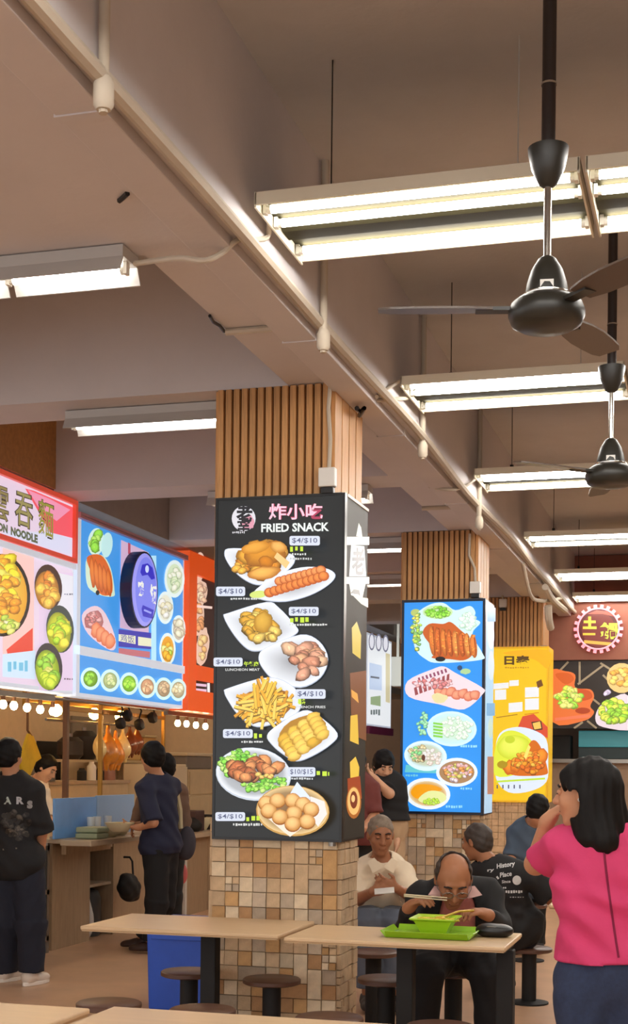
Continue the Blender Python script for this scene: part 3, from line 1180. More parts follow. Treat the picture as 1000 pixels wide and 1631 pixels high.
def fan(c, label, a0):
    """c: bottom centre of the hub"""
    t = thing('ceiling_fan', label, 'fan', c, group='black ceiling fans')
    x, y, z = c
    MB().cyl((x, y, z + .60), (x, y, 4.32), .0235, n=14).build('downrod', mat('rod_brown', (40, 32, 30), .4), t, smooth=True)
    MB().cyl((x, y, z + .815), (x, y, z + .822), .026, n=14).build('rod_collar', M_chrome, t, smooth=True)
    MB().lathe((x, y, z), [(.016, .475), (.030, .485), (.055, .535), (.066, .585), (.068, .605), (.030, .612)], 24).build('upper_cup', M_fan, t, smooth=True)
    MB().cyl((x, y, z + .20), (x, y, z + .50), .0125, n=12).build('inner_rod', M_chrome, t, smooth=True)
    MB().lathe((x, y, z), [(.016, .245), (.030, .236), (.052, .200), (.066, .155), (.073, .115), (.070, .10)], 24).build('lower_cup', M_fan, t, smooth=True)
    MB().lathe((x, y, z), [(.075, .105), (.079, .112), (.079, .118), (.073, .122)], 24).build('cup_ring', M_chrome, t, smooth=True)
    MB().lathe((x, y, z), [(.062, .112), (.095, .104), (.118, .086), (.127, .062), (.127, .045), (.117, .020), (.090, .005), (.03, .0)], 28).build('motor_housing', M_fan, t, smooth=True)
    n_ = (Vector((0, 0, z)) - Vector((x, y, z))).normalized()
    MB().obox(Vector((x, y, z + .135)) + n_ * .064, (n_.cross(Vector((0, 0, 1))), n_, (0, 0, 1)), (.022, .004, .012)).build('label_plate', M_white, t)
    for k in range(3):
        a = a0 + k * 2 * math.pi / 3
        d = Vector((math.cos(a), math.sin(a), 0))
        n = Vector((-d.y, d.x, 0))
        b = MB()
        pts_lo, N = [], 10
        prof = [(.18, .040), (.26, .056), (.35, .062), (.44, .058), (.52, .052), (.56, .038)]
        vs, fs = [], []
        for rr, w in prof:
            for sgn in (-1, 1):
                for zz in (-.0035, .0035):
                    vs.append(Vector((x, y, z + .07)) + d * rr + n * (w * sgn) + Vector((0, 0, zz - sgn * w * .16)))
        for j in range(len(prof) - 1):
            o = j * 4
            fs += [(o, o + 2, o + 6, o + 4), (o + 1, o + 5, o + 7, o + 3), (o, o + 4, o + 5, o + 1), (o + 2, o + 3, o + 7, o + 6)]
        fs += [(0, 1, 3, 2), (20, 22, 23, 21)]
        b.add(vs, fs)
        bl_ = b.build('blade', M_fanblade, t)
        MB().obox(Vector((x, y, z + .068)) + d * .17, (d, n, (0, 0, 1)), (.065, .022, .006)).build('blade_iron', M_fan, bl_)
    return t


FAN1 = at(870, 526, D=4.62)
FAN2 = at(972, 776, D=6.98)
vl = math.atan2(cdir(-1, 0, .06).y, cdir(-1, 0, .06).x)
fan(FAN1, 'nearest black ceiling fan on a dark downrod, in front of the first triple light', vl)
fan(FAN2, 'second black ceiling fan, partly cut by the frame edge', vl + .5)
# ------------------------------------------------------------------ menu signs
M_print = print_mat('backlit_print', .95)
M_print_side = print_mat('dim_print', .35)
M_flat = print_mat('flat_print', 0.0, base=.8, rough=.6)
M_case = mat('sign_case_black', (20, 22, 24), .3)
SX0, SX1, SZ0, SZ1 = -2.589, -1.868, 1.154, 2.986
WHITE = (236, 240, 244)
R7 = random.Random(7)


def sign_box(y, label, case, front_rgb, side_rgb, front_mat, name_front='face_panel', depth=.51):
    t = thing('pillar_sign', label, 'sign', ((SX0 + SX1) / 2, y, SZ0))
    b = .014 if y < 10 else .022
    fr = MB()
    fr.box((SX0, y, SZ0), (SX0 + b, y + .035, SZ1)).box((SX1 - b, y, SZ0), (SX1, y + .035, SZ1))
    fr.box((SX0 + b, y, SZ0), (SX1 - b, y + .035, SZ0 + b)).box((SX0 + b, y, SZ1 - b), (SX1 - b, y + .035, SZ1))
    fr.build('front_frame', case, t)
    MB().box((SX0, y + .035, SZ0), (SX1, y + .048, SZ1)).build('back_tray', case, t)
    MB().box((SX1 - .025, y + .05, SZ0), (SX1 - .005, y + depth, SZ1)).build('side_case', case, t)
    MB().box((SX0 + .005, y + .05, SZ0), (SX0 + .025, y + depth, SZ1)).build('side_case', case, t)
    MB().box((SX0 + .03, y + .05, SZ1 + .004), (SX1 - .03, y + .30, SZ1 + .012)).build('dust_lid', M_steel, t)
    return t


def panel(P, pts, col, name, parent, m):
    P.poly(pts, col)
    return P.build(name, m, parent)


# ---- sign on the nearest pillar: fried snack
Y1 = 7.017
s1 = sign_box(Y1, 'tall black FRIED SNACK menu lightbox on the nearest pillar', M_case, None, None, M_print)
P = Paint('Y', Y1 - .002, -1)
f0 = [at(x, y, Y=Y1) for x, y in ((343, 790), (548, 785), (545, 1343), (337, 1335))]


def rect_face(P, x0, z0, x1, z1, y, col):
    P.n += 1
    k = len(P.v)
    P.v += [(x0, y, z1), (x1, y, z1), (x1, y, z0), (x0, y, z0)]
    P.f.append((k, k + 1, k + 2, k + 3))
    P.c.append(lin(col))


rect_face(P, SX0 + .014, SZ0 + .014, SX1 - .014, SZ1 - .014, Y1 + .004, (38, 43, 45))
P.build('face_panel', print_mat('dark_backlit', .38, base=.3, rough=.3), s1)
# emblem
P.ell(388, 826, 19, 20, (216, 216, 224), n=24)
P.ell(395, 832, 11, 12, (214, 150, 170), n=16, irr=.15, rng=R7)
P.text('老', (376, 803, 402, 832), (28, 28, 34), .035)
P.text('幸', (378, 822, 398, 849), (32, 30, 36), .03)
P.scribble(370, 846, 392, 850, (200, 200, 206), 3, R7)
P.build('emblem', M_print, s1)
P.text('炸小吃', (428, 802, 514, 828), (170, 60, 90), .045)
P.text('炸小吃', (428, 802, 514, 828), (244, 196, 214), .018)
P.build('lettering', M_print, s1)
P.text('FRIED SNACK', (416, 834, 524, 848), (226, 234, 232), .03, skew=(-2, 0))
P.build('lettering', M_print, s1)

GOLD = [(206, 136, 30), (190, 118, 24), (224, 156, 52), (214, 146, 40)]
def plate(P, pts, inset=.84):
    cx = sum(p[0] for p in pts) / len(pts)
    cy = sum(p[1] for p in pts) / len(pts)
    P.poly(pts, (176, 186, 204))
    P.poly([(cx + (x - cx) * .985, cy + (y - cy) * .97 - .6) for x, y in pts], (228, 233, 240))
    P.n += 1
    k = len(P.v)
    P.v.append(P.pt(cx, cy, P.n))
    P.v += [P.pt(cx + (x - cx) * .93, cy + (y - cy) * .92, P.n) for x, y in pts]
    a_, b_ = lin((150, 152, 158)), lin((226, 231, 238))
    for i in range(len(pts)):
        P.f.append((k, k + 1 + i, k + 1 + (i + 1) % len(pts)))
        P.c.append([a_, b_, b_])


def smooth(pts, n=4):
    out = []
    m = len(pts)
    for i in range(m):
        p0, p1, p2, p3 = pts[i - 1], pts[i], pts[(i + 1) % m], pts[(i + 2) % m]
        for k in range(n):
            t = k / n
            out.append(tuple(.5 * ((2 * p1[j]) + (p2[j] - p0[j]) * t + (2 * p0[j] - 5 * p1[j] + 4 * p2[j] - p3[j]) * t * t + (3 * p1[j] - p0[j] - 3 * p2[j] + p3[j]) * t ** 3) for j in (0, 1)))
    return out


plate(P, smooth([(357, 881), (372, 873), (455, 880), (470, 893), (455, 912), (430, 928), (408, 932), (385, 921), (366, 902)]))
P.chunks(420, 893, 36, 20, 16, 13, GOLD[:3], R7)
P.chunks(418, 880, 34, 12, 14, 14, GOLD, R7)
P.shade(422, 882, 35, 20, (222, 150, 40), (150, 88, 14), -.2, 20, .10, R7)
P.shade(408, 873, 22, 10, (232, 170, 66), (196, 124, 24), -.2, 16, .15, R7)
P.shade(424, 895, 13, 9, (214, 134, 22), (160, 92, 12), .2, 12, .1, R7)
P.shade(444, 872, 13, 9, (236, 186, 100), (190, 120, 30), .3, 12, .15, R7)
P.chunks(385, 903, 9, 8, 5, 9, GOLD, R7)
P.poly([(437, 888), (442, 880), (462, 896), (456, 906)], (236, 196, 130))
P.shade(421, 913, 27, 10, (244, 188, 92), (176, 104, 26), -.15, 16, .1, R7)
P.build('dish_print', M_print, s1)
plate(P, smooth([(403, 945), (440, 917), (480, 904), (518, 905), (535, 916), (524, 932), (494, 949), (455, 959), (418, 956)]))
P.ell(412, 947, 14, 6, (206, 222, 120), -.1)
for k in range(9):
    P.shade(446 + k * 8.2, 926 - k * 2.2, 8.5, 7.5, (242, 160, 92), (176, 74, 20), n=12)
for k in range(11):
    P.shade(430 + k * 8.6, 944 - k * 2.6, 9, 8, (240, 146, 70), (170, 68, 16), n=12)
P.build('dish_print', M_print, s1)
plate(P, smooth([(357, 983), (366, 976), (425, 959), (445, 968), (470, 995), (476, 1006), (464, 1016), (440, 1030), (412, 1038), (394, 1034), (374, 1013)]))
P.chunks(415, 998, 32, 22, 26, 11, [(214, 168, 64), (200, 150, 44), (226, 186, 90), (190, 140, 36)], R7)
P.shade(420, 992, 15, 18, (222, 176, 66), (170, 118, 24), 0, 14, .1, R7)
P.chunks(418, 1010, 28, 10, 9, 10, [(222, 178, 84), (206, 156, 50)], R7)
P.build('dish_print', M_print, s1)
plate(P, smooth([(413, 1047), (425, 1032), (480, 1011), (510, 1022), (524, 1050), (512, 1080), (480, 1096), (440, 1085), (420, 1066)]))
P.chunks(484, 1048, 30, 26, 20, 13, [(196, 140, 112), (214, 166, 130), (182, 120, 92), (206, 150, 110)], R7)
P.build('dish_print', M_print, s1)
plate(P, smooth([(359, 1103), (366, 1096), (430, 1079), (470, 1095), (482, 1122), (468, 1142), (430, 1156), (405, 1157), (380, 1138), (366, 1118)]))
P.ell(424, 1124, 44, 27, (150, 96, 30), -.1, 18, .08, R7)
FR = [(238, 190, 70), (226, 168, 50), (246, 206, 96), (214, 150, 44)]
P.sticks(424, 1124, 38, 22, 80, 36, 4.2, FR, R7, -1.5, .9)
P.sticks(424, 1112, 15, 20, 34, 36, 4.2, FR, R7, 1.0, 2.2)
P.build('dish_print', M_print, s1)
plate(P, smooth([(428, 1172), (445, 1155), (485, 1132), (510, 1140), (540, 1168), (530, 1186), (500, 1205), (475, 1213), (455, 1203), (437, 1188)]))
YE = [(226, 180, 56), (236, 196, 84), (214, 164, 40), (232, 188, 70)]
P.ell(484, 1170, 41, 28, (176, 126, 36), -.45, 18, .05, R7)
for i in range(5):
    for j in range(4):
        x, y = 456 + j * 15 + i * 4, 1185 - j * 11 + i * 7 - 10
        P.ell(x, y + 1.5, 12, 8, (186, 136, 40), -.5, 10, .1, R7)
        c_ = R7.choice(YE)
        P.shade(x, y, 11.5, 7.5, tuple(min(255, v + 18) for v in c_), tuple(v * .84 for v in c_), -.5, 10, .12, R7)
P.build('dish_print', M_print, s1)
P.ell(407, 1233, 60, 42, (196, 206, 218), .12, 30)
P.shade(407, 1232, 58.5, 40, (150, 154, 160), (232, 238, 246), .12, 30, off=(0, 0), core=.8)
LET = [(120, 196, 60), (150, 214, 84), (96, 172, 48), (176, 228, 112)]
P.chunks(385, 1212, 30, 16, 70, 5.5, LET, R7, .55)
P.chunks(425, 1247, 34, 14, 80, 5, LET, R7, .55)
P.chunks(372, 1222, 12, 14, 30, 5, LET, R7, .55)
P.chunks(412, 1226, 36, 17, 20, 13, [(170, 92, 48), (188, 112, 60), (150, 74, 36), (204, 132, 76)], R7, .4)
P.chunks(430, 1232, 16, 8, 5, 5, [(236, 176, 90)], R7)
P.build('dish_print', M_print, s1)
P.ell(472, 1291, 58, 40, (196, 150, 76), .05, 30)
P.shade(472, 1290, 56, 38, (120, 84, 50), (226, 196, 140), .05, 30, off=(0, 0), core=.75)
P.poly([(463, 1272), (479, 1245), (500, 1270), (496, 1290), (470, 1290)], (214, 226, 240))
P.poly([(500, 1268), (522, 1276), (526, 1296), (512, 1316), (500, 1300)], (232, 226, 222))
P.poly([(432, 1302), (455, 1322), (468, 1332), (486, 1318), (460, 1300)], (240, 224, 206))
for x, y in ((430, 1278), (448, 1274), (472, 1274), (488, 1280), (434, 1290), (501, 1288), (474, 1294), (452, 1300), (495, 1307), (472, 1311)):
    P.ell(x, y + 1.5, 13, 12, (150, 90, 30))
    P.shade(x, y, 12.5, 11.3, (244, 204, 136), (190, 124, 48), n=16, irr=.04, rng=R7)
P.build('dish_print', M_print, s1)
tags = [((467, 857, 515, 872), '$4/$10'), ((351, 937, 397, 952), '$4/$10'), ((466, 969, 513, 983), '$4/$10'), ((347, 1049, 393, 1063), '$4/$10'),
        ((476, 1099, 524, 1114), '$4/$10'), ((362, 1162, 409, 1176), '$4/$10'), ((464, 1222, 508, 1237), '$10/$15'), ((350, 1293, 397, 1307), '$4/$10')]
for (x0, y0, x1, y1), tx in tags:
    P.rrect(x0, y0, x1, y1, 3, (206, 214, 230))
    P.text(tx, (x0 + 4, y0 + 3, x1 - 4, y1 - 3), (84, 92, 124), .01)
    P.build('price_tag', M_print, s1)
GR = (190, 220, 60)
P.scribble(468, 873, 493, 882, GR, 8, R7)
P.scribble(467, 884, 496, 888, (210, 214, 214), 4, R7)
P.scribble(468, 891, 502, 895, (190, 194, 194), 4, R7)
P.scribble(374, 954, 420, 958, (200, 204, 204), 4, R7)
P.scribble(468, 985, 499, 994, GR, 8, R7)
P.scribble(467, 995, 528, 999, (205, 208, 208), 4, R7)
P.text('午餐肉', (395, 1055, 418, 1063), GR, .03)
P.text('LUNCHEON MEAT', (366, 1066, 420, 1070), (205, 208, 208), .02)
P.text('薯条', (480, 1114, 493, 1123), GR, .03)
P.text('FRENCH FRIES', (478, 1125, 524, 1129), (205, 208, 208), .02)
P.scribble(411, 1168, 427, 1177, GR, 8, R7)
P.scribble(391, 1180, 427, 1184, (205, 208, 208), 4, R7)
P.scribble(510, 1228, 530, 1236, GR, 9, R7)
P.scribble(470, 1238, 507, 1242, (190, 196, 200), 4, R7)
P.scribble(399, 1299, 420, 1308, GR, 8, R7)
P.scribble(378, 1310, 424, 1315, (205, 208, 208), 4, R7)
P.build('caption_print', M_print, s1)['kind'] = 'stuff'
# the narrow side of the nearest sign
Q = Paint('X', SX1 - .003, 1)
Q.n = 2
y_a, y_b = Y1 + .05, Y1 + .505
MB().box((SX1 - .012, Y1 + .05, SZ0 + .01), (SX1 - .0035, Y1 + .51, SZ1 - .01)).build('side_panel', mat('side_film', (40, 36, 30), .5, emit=(50, 44, 36), strength=.5, spec=.2), s1)
MB().box((SX1 - .014, Y1 + .05, SZ1 - .012), (SX1 + .002, Y1 + .512, SZ1 + .004)).build('side_edge_trim', mat('pale_trim', (210, 196, 170), .4), s1)
CRM = (232, 226, 210)
Q.rect(551, 855, 588, 868, CRM)
Q.rect(551, 919, 588, 930, CRM)
Q.poly([(559, 868), (580, 870), (583, 918), (556, 918)], (206, 204, 210))
Q.text('老', (560, 872, 580, 916), (60, 56, 66), .03)
Q.poly([(567, 854), (571, 833), (575, 840), (577, 856)], (196, 190, 176))
Q.poly([(556, 930), (582, 930), (577, 952), (559, 948)], CRM)
Q.poly([(558, 945), (563, 938), (572, 940), (574, 950), (570, 947)], (40, 34, 30))
Q.poly([(562, 949), (586, 953), (586, 968), (575, 962)], (180, 172, 156))
Q.build('emblem', M_print, s1)
Q.poly([(560, 1000), (568, 990), (575, 1012), (574, 1050), (561, 1040)], (200, 176, 50))
Q.poly([(557, 1072), (583, 1068), (583, 1180), (560, 1170)], (122, 72, 38))
Q.poly([(559, 1098), (569, 1105), (571, 1120), (560, 1110)], (222, 160, 70))
Q.poly([(558, 1140), (569, 1138), (571, 1186), (557, 1180)], (226, 184, 66))
Q.poly([(557, 1214), (566, 1205), (572, 1222), (570, 1256), (558, 1250)], (230, 190, 70))
Q.poly([(553, 1240), (573, 1236), (576, 1272), (554, 1276)], (156, 62, 24))
Q.ell(563, 1278, 12, 26, (168, 96, 34), 0, 20)
Q.ell(563, 1276, 10, 22, (236, 186, 110), 0, 20)
Q.ell(563, 1274, 6, 14, (120, 46, 20), 0, 16)
Q.ell(562, 1272, 3, 6, (240, 196, 130), 0, 12)
Q.build('flame_print', M_print, s1)
M_bolt = M_steel
MB().cyl((SX1 - .05, Y1 + .0, SZ0 - .02), (SX1 - .05, Y1 + .0, SZ0), .02, n=10).build('latch', M_steel, s1)

# ---- sign on the second pillar: blue chicken rice menu
Y2 = 11.656
M_case2 = mat('sign_case_navy', (16, 30, 52), .35)
s2 = sign_box(Y2, 'tall blue roast chicken menu lightbox on the second pillar', M_case2, None, None, M_print)
P = Paint('Y', Y2 - .002, -1)
BLUE = (44, 144, 232)
rect_face(P, SX0 + .02, SZ0 + .02, SX1 - .02, SZ1 - .02, Y2 + .004, BLUE)
P.build('face_panel', M_print, s2)
PW = (214, 240, 240)
P.ell(662, 976, 8, 6, (180, 196, 110))
P.poly(smooth([(660, 985), (680, 965), (705, 960), (725, 972), (748, 965), (757, 975), (755, 985), (765, 992), (752, 1010), (768, 1040), (766, 1051), (700, 1056), (678, 1050), (660, 1030)]), (206, 236, 238))
P.ell(697, 975, 24, 11, (196, 226, 170))
P.chunks(698, 975, 19, 8, 50, 3.6, [(126, 200, 50), (150, 216, 80), (104, 178, 40)], R7, .7)
P.chunks(745, 990, 10, 16, 26, 5, [(196, 232, 206), (214, 240, 226)], R7, .9)
P.chunks(664, 1005, 8, 30, 34, 3.8, [(170, 200, 70), (120, 170, 90), (206, 206, 90)], R7, .6)
P.poly(smooth([(674, 1010), (684, 994), (706, 994), (718, 991), (734, 1004), (758, 1026), (752, 1044), (738, 1052), (716, 1050), (688, 1048), (694, 1038)]), (196, 92, 32))
for k in range(8):
    x = 684 + k * 9.4
    c_ = R7.choice([(226, 122, 44), (214, 104, 36), (234, 140, 60)])
    P.shade(x + 5, 1021 + k * 1.2, 5.6, 25 - k * .9, tuple(min(255, v + 14) for v in c_), tuple(v * .74 for v in c_), -.10, 14, .05, R7)
    P.chunks(x + 5, 1020 + k, 3, 18, 7, 2.6, [c_, tuple(min(255, v * 1.1) for v in c_)], R7, .8)
    P.bar(x + 6, 998 + k * 2.6, x + 9, 1044, 1.4, (150, 60, 20))
P.ell(702, 1050, 8, 4, (20, 20, 26))
P.build('dish_print', M_print, s2)
P.poly(smooth([(650, 1085), (690, 1066), (708, 1062), (726, 1072), (768, 1095), (770, 1105), (740, 1130), (700, 1122), (652, 1110)]), (232, 214, 222))
for k in range(8):
    P.poly([(660 + k * 7.5, 1096 - k * 3), (664 + k * 7.5, 1094 - k * 3), (667 + k * 7, 1106 - k * 2.6), (662 + k * 7, 1108 - k * 2.6)], R7.choice([(150, 70, 74), (176, 92, 90)]))
    P.poly([(666 + k * 6, 1080 - k * 2), (669 + k * 6, 1079 - k * 2), (671 + k * 6, 1085 - k * 2), (668 + k * 6, 1086 - k * 2)], (140, 70, 100))
for k in range(7):
    P.shade(700 + k * 9.5, 1100 + k * 1.2 + (k % 2) * 3, 9, 8, (240, 164, 130), (200, 98, 74), -.4, 12, .12, R7)
P.chunks(690, 1088, 30, 8, 30, 4, [(214, 150, 150), (226, 180, 186), (190, 110, 110)], R7, .75)
P.ell(700, 1112, 12, 8, (226, 214, 160), 0, 14, .2, R7)
P.ell(742, 1070, 8, 5, (170, 206, 150), 0, 12, .2, R7)
P.ell(733, 1064, 4, 4, (40, 70, 110))
P.build('dish_print', M_print, s2)
P.ell(720, 1161, 40, 28, (206, 236, 246), .05, 28)
P.shade(720, 1161, 36, 24, (206, 228, 196), (196, 232, 240), .05, 28, off=(0, 0))
P.chunks(728, 1160, 26, 18, 60, 4, [(206, 232, 206), (194, 224, 196), (216, 238, 214)], R7, .9)
for k in range(5):
    P.bar(691, 1152 + k * 5, 706, 1154 + k * 5, 3, (130, 206, 70))
P.chunks(674, 1152, 7, 18, 24, 3.6, [(120, 190, 150), (150, 206, 160)], R7, .7)
P.build('dish_print', M_print, s2)
P.poly([(648, 1218), (700, 1222), (702, 1232), (646, 1230)], (100, 196, 206))
P.ell(679, 1204, 34, 24, (216, 240, 246), .1, 28)
P.shade(679, 1203, 29, 19, (190, 196, 160), (206, 228, 232), .1, 28, off=(0, 0), core=.8)
P.chunks(668, 1200, 15, 13, 34, 3.6, [(206, 192, 150), (176, 160, 110), (120, 190, 120)], R7, .7)
P.chunks(690, 1206, 14, 13, 34, 3.6, [(226, 214, 206), (214, 196, 186)], R7, .85)
P.ell(676, 1207, 3, 5, (96, 56, 40))
P.build('dish_print', M_print, s2)
P.ell(729, 1230, 33, 23, (226, 236, 240), 0, 28)
P.ell(729, 1230, 28, 18, (170, 130, 90), 0, 28)
P.chunks(730, 1230, 23, 14, 60, 4, [(226, 160, 160), (214, 140, 70), (190, 180, 90), (230, 196, 200)], R7, .6)
P.build('dish_print', M_print, s2)
P.ell(683, 1264, 36, 25, (232, 240, 244), .08, 28)
P.shade(683, 1264, 30, 20, (206, 160, 80), (226, 206, 170), .08, 28, off=(0, 0), core=.85)
P.poly(smooth([(656, 1262), (666, 1250), (690, 1250), (706, 1258), (680, 1264), (666, 1272)]), (236, 156, 20))
P.poly(smooth([(668, 1274), (684, 1260), (706, 1262), (712, 1274), (690, 1282)]), (226, 232, 160))
P.chunks(690, 1276, 14, 5, 24, 2.8, [(170, 210, 60)], R7, .7)
P.build('dish_print', M_print, s2)
P.scribble(735, 1186, 764, 1191, (150, 216, 240), 4, R7)
P.scribble(712, 1282, 738, 1287, (140, 210, 240), 4, R7)
P.scribble(735, 1254, 756, 1258, (140, 210, 240), 4, R7)
P.scribble(648, 1233, 668, 1237, (110, 196, 220), 4, R7)
P.build('caption_print', M_print, s2)
MB().box((SX1 - .012, Y2 + .05, SZ0 + .01), (SX1 - .0035, Y2 + .51, SZ1 - .01)).build('side_panel', mat('side_film_pale', (150, 190, 220), .3, emit=(170, 205, 232), strength=.75), s2)
Q = Paint('X', SX1 - .003, 1)
Q.n = 2
Q.rect(776, 968, 789, 990, (90, 160, 214))
Q.ell(782, 1012, 5, 22, (226, 226, 236))
Q.ell(782, 1060, 5, 24, (206, 222, 230))
Q.rect(775, 1120, 788, 1140, (120, 170, 210))
Q.ell(781, 1160, 4, 16, (196, 214, 196))
Q.poly([(776, 1205), (786, 1205), (786, 1265), (776, 1265)], (176, 120, 96))
Q.build('dish_print', M_print, s2)

# ---- sign on the third pillar: yellow menu
Y3 = 16.35
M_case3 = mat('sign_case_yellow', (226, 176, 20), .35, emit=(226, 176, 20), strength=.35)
s3 = sign_box(Y3, 'tall yellow curry rice menu lightbox on the third pillar', M_case3, None, None, M_print)
P = Paint('Y', Y3 - .002, -1)
rect_face(P, SX0 + .012, SZ0 + .012, SX1 - .012, SZ1 - .012, Y3 + .004, (232, 188, 18))
P.build('face_panel', M_print, s3)
P.poly(smooth([(800, 1040), (872, 1035), (872, 1065), (850, 1050)]), (236, 172, 20))
P.text('日泰', (803, 1044, 844, 1059), (84, 56, 14), .04)
P.scribble(804, 1062, 842, 1065, (190, 140, 20), 4, R7)
P.build('lettering', M_print, s3)
for (x0, y0, x1, y1, dy) in ((786, 1087, 810, 1096, -2), (811, 1083, 826, 1092, -1), (788, 1098, 806, 1114, -1), (836, 1094, 858, 1110, -1), (836, 1112, 858, 1130, -1), (810, 1118, 832, 1133, -2)):
    P.poly([(x0, y0 - dy), (x1, y0), (x1, y1), (x0, y1 - dy)], (226, 228, 232))
P.bar(790, 1143, 824, 1138, 1.5, (170, 120, 20))
P.bar(835, 1138, 858, 1135, 1.2, (200, 110, 20))
P.poly([(854, 1086), (862, 1082), (865, 1092), (856, 1096)], (110, 66, 20))
P.build('caption_print', M_print, s3)['kind'] = 'stuff'
P.poly([(824, 1160), (832, 1141), (850, 1137), (872, 1158), (872, 1176), (850, 1164)], (206, 74, 44))
P.poly([(846, 1150), (862, 1148), (864, 1162), (850, 1164)], (60, 40, 20))
P.poly([(848, 1152), (860, 1149), (862, 1160), (851, 1162)], (240, 190, 90))
P.poly(smooth([(790, 1240), (788, 1200), (796, 1168), (822, 1158), (850, 1163), (870, 1178), (873, 1215), (870, 1245), (845, 1260), (810, 1262)]), (214, 226, 240))
P.poly(smooth([(788, 1235), (789, 1190), (800, 1168), (820, 1164), (845, 1178), (850, 1200), (830, 1230)]), (216, 226, 60))
P.shade(818, 1190, 26, 20, (232, 240, 96), (200, 212, 44), 0, 20, .05, R7)
P.ell(812, 1178, 8, 6, (190, 206, 40))
P.poly(smooth([(800, 1222), (830, 1210), (846, 1180), (860, 1188), (872, 1225), (868, 1234), (840, 1236), (815, 1234)]), (206, 104, 16))
for k in range(6):
    P.shade(812 + k * 10, 1222 - k * 3.5, 10, 13, (240, 150, 40), (190, 84, 10), .3, 12, .15, R7)
P.chunks(842, 1214, 24, 17, 50, 5, [(226, 130, 24), (206, 96, 16), (240, 160, 50)], R7, .6)
P.ell(800, 1218, 9, 6, (170, 140, 20), 0, 12, .1, R7)
P.poly([(834, 1205), (842, 1186), (845, 1190), (838, 1210)], (244, 220, 110))
P.bar(790, 1245, 868, 1240, 3, (190, 220, 60))
for k in range(5):
    P.bar(792 + k * 9, 1250, 792 + k * 9, 1256, 2, (80, 80, 100))
P.build('dish_print', M_print, s3)
MB().box((SX1 - .012, Y3 + .05, SZ0 + .01), (SX1 - .0035, Y3 + .51, SZ1 - .01)).build('side_panel', mat('side_film_yellow', (214, 170, 20), .3, emit=(226, 176, 24), strength=.6), s3)

# ---- stall signs over the left counters (all on one plane facing the aisle)
XS = -4.75
def stall_sign(label, y0, y1, z0, z1, case, rgb, m=M_print, grp=None):
    t = thing('stall_sign', label, 'sign', (XS, (y0 + y1) / 2, z0), group=grp)
    b = .03
    MB().box((XS - .16, y0, z0), (XS - .012, y1, z1)).build('sign_case', case, t)
    P = Paint('X', XS - .010, 1)
    P.n = 1
    P.v += [(XS - .0105, y0 + b, z1 - b), (XS - .0105, y1 - b, z1 - b), (XS - .0105, y1 - b, z0 + b), (XS - .0105, y0 + b, z0 + b)]
    P.f.append((0, 1, 2, 3))
    P.c.append(lin(rgb))
    P.build('face_panel', m, t)
    return t, P


def frame_yz(y0, y1, z0, z1, w, d, m, name, t):
    MB().box((XS - .012, y0, z0), (XS + d, y0 + w, z1)).box((XS - .012, y1 - w, z0), (XS + d, y1, z1)) \
        .box((XS - .012, y0 + w, z0), (XS + d, y1 - w, z0 + w)).box((XS - .012, y0 + w, z1 - w), (XS + d, y1 - w, z1)).build(name, m, t)


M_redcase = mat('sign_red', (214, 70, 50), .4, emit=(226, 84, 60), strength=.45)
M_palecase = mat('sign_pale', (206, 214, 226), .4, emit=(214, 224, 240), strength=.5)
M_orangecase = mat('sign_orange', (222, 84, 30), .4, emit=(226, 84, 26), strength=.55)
t, P = stall_sign('red and pink wanton noodle shop sign above the left counter', 7.60, 9.775, 2.085, 3.575, M_palecase, (226, 206, 226))
frame_yz(7.60, 9.775, 3.095, 3.575, .035, .02, M_redcase, 'red_frame', t)
MB().box((XS - .012, 7.60, 3.045), (XS + .012, 9.775, 3.09)).build('white_ledge', M_palecase, t)
P.poly([(40, 778), (55, 782), (116, 808), (116, 857), (80, 848)], (238, 92, 104))
P.poly([(5, 845), (80, 848), (116, 858), (116, 886), (5, 850)], (214, 216, 240))
P.poly([(44, 780), (80, 795), (112, 812), (90, 830), (60, 806)], (236, 150, 180))
P.text('麵', (60, 792, 86, 852), (60, 58, 44), .028, skew=(10, 0))
P.text('麵', (61, 793, 85, 850), (150, 146, 62), .004, skew=(10, 0))
P.text('吞', (23, 780, 53, 836), (70, 62, 50), .028, skew=(10, 0))
P.text('吞', (25, 781, 51, 834), (156, 146, 92), .004, skew=(10, 0))
P.text('雲', (-14, 768, 14, 824), (76, 66, 50), .028, skew=(10, 0))
P.text('雲', (-13, 769, 13, 822), (146, 132, 84), .004, skew=(10, 0))
P.text('NOODLE', (17, 838, 60, 852), (92, 100, 70), .06, skew=(14, 0))
P.text('WANTON', (-34, 822, 12, 836), (92, 100, 70), .06, skew=(14, 0))
P.build('lettering', M_print, t)
P.rect(62, 912, 116, 1100, (222, 200, 226))
P.poly([(62, 905), (116, 918), (116, 990), (62, 960)], (226, 226, 236))
P.poly([(4, 870), (54, 880), (54, 1060), (4, 1060)], (240, 196, 190))
P.poly([(10, 1035), (52, 1000), (52, 1040), (12, 1042)], (226, 76, 56))
P.poly([(4, 1042), (56, 1036), (56, 1082), (4, 1078)], (206, 226, 244))
P.build('backdrop_print', M_print, t)
P.ell(2, 948, 46, 66, (40, 30, 24), -.05, 32)
P.shade(0, 948, 43, 61, (236, 206, 80), (226, 160, 40), -.05, 32)
P.chunks(8, 918, 22, 30, 20, 11, [(240, 200, 40), (250, 226, 90), (226, 150, 30)], R7, .7)
P.chunks(12, 960, 20, 18, 14, 10, [(226, 140, 30), (240, 170, 50)], R7, .7)
P.chunks(8, 995, 18, 14, 14, 8, [(226, 226, 110), (170, 190, 70), (244, 236, 170)], R7, .7)
P.build('bowl_print', M_print, t)
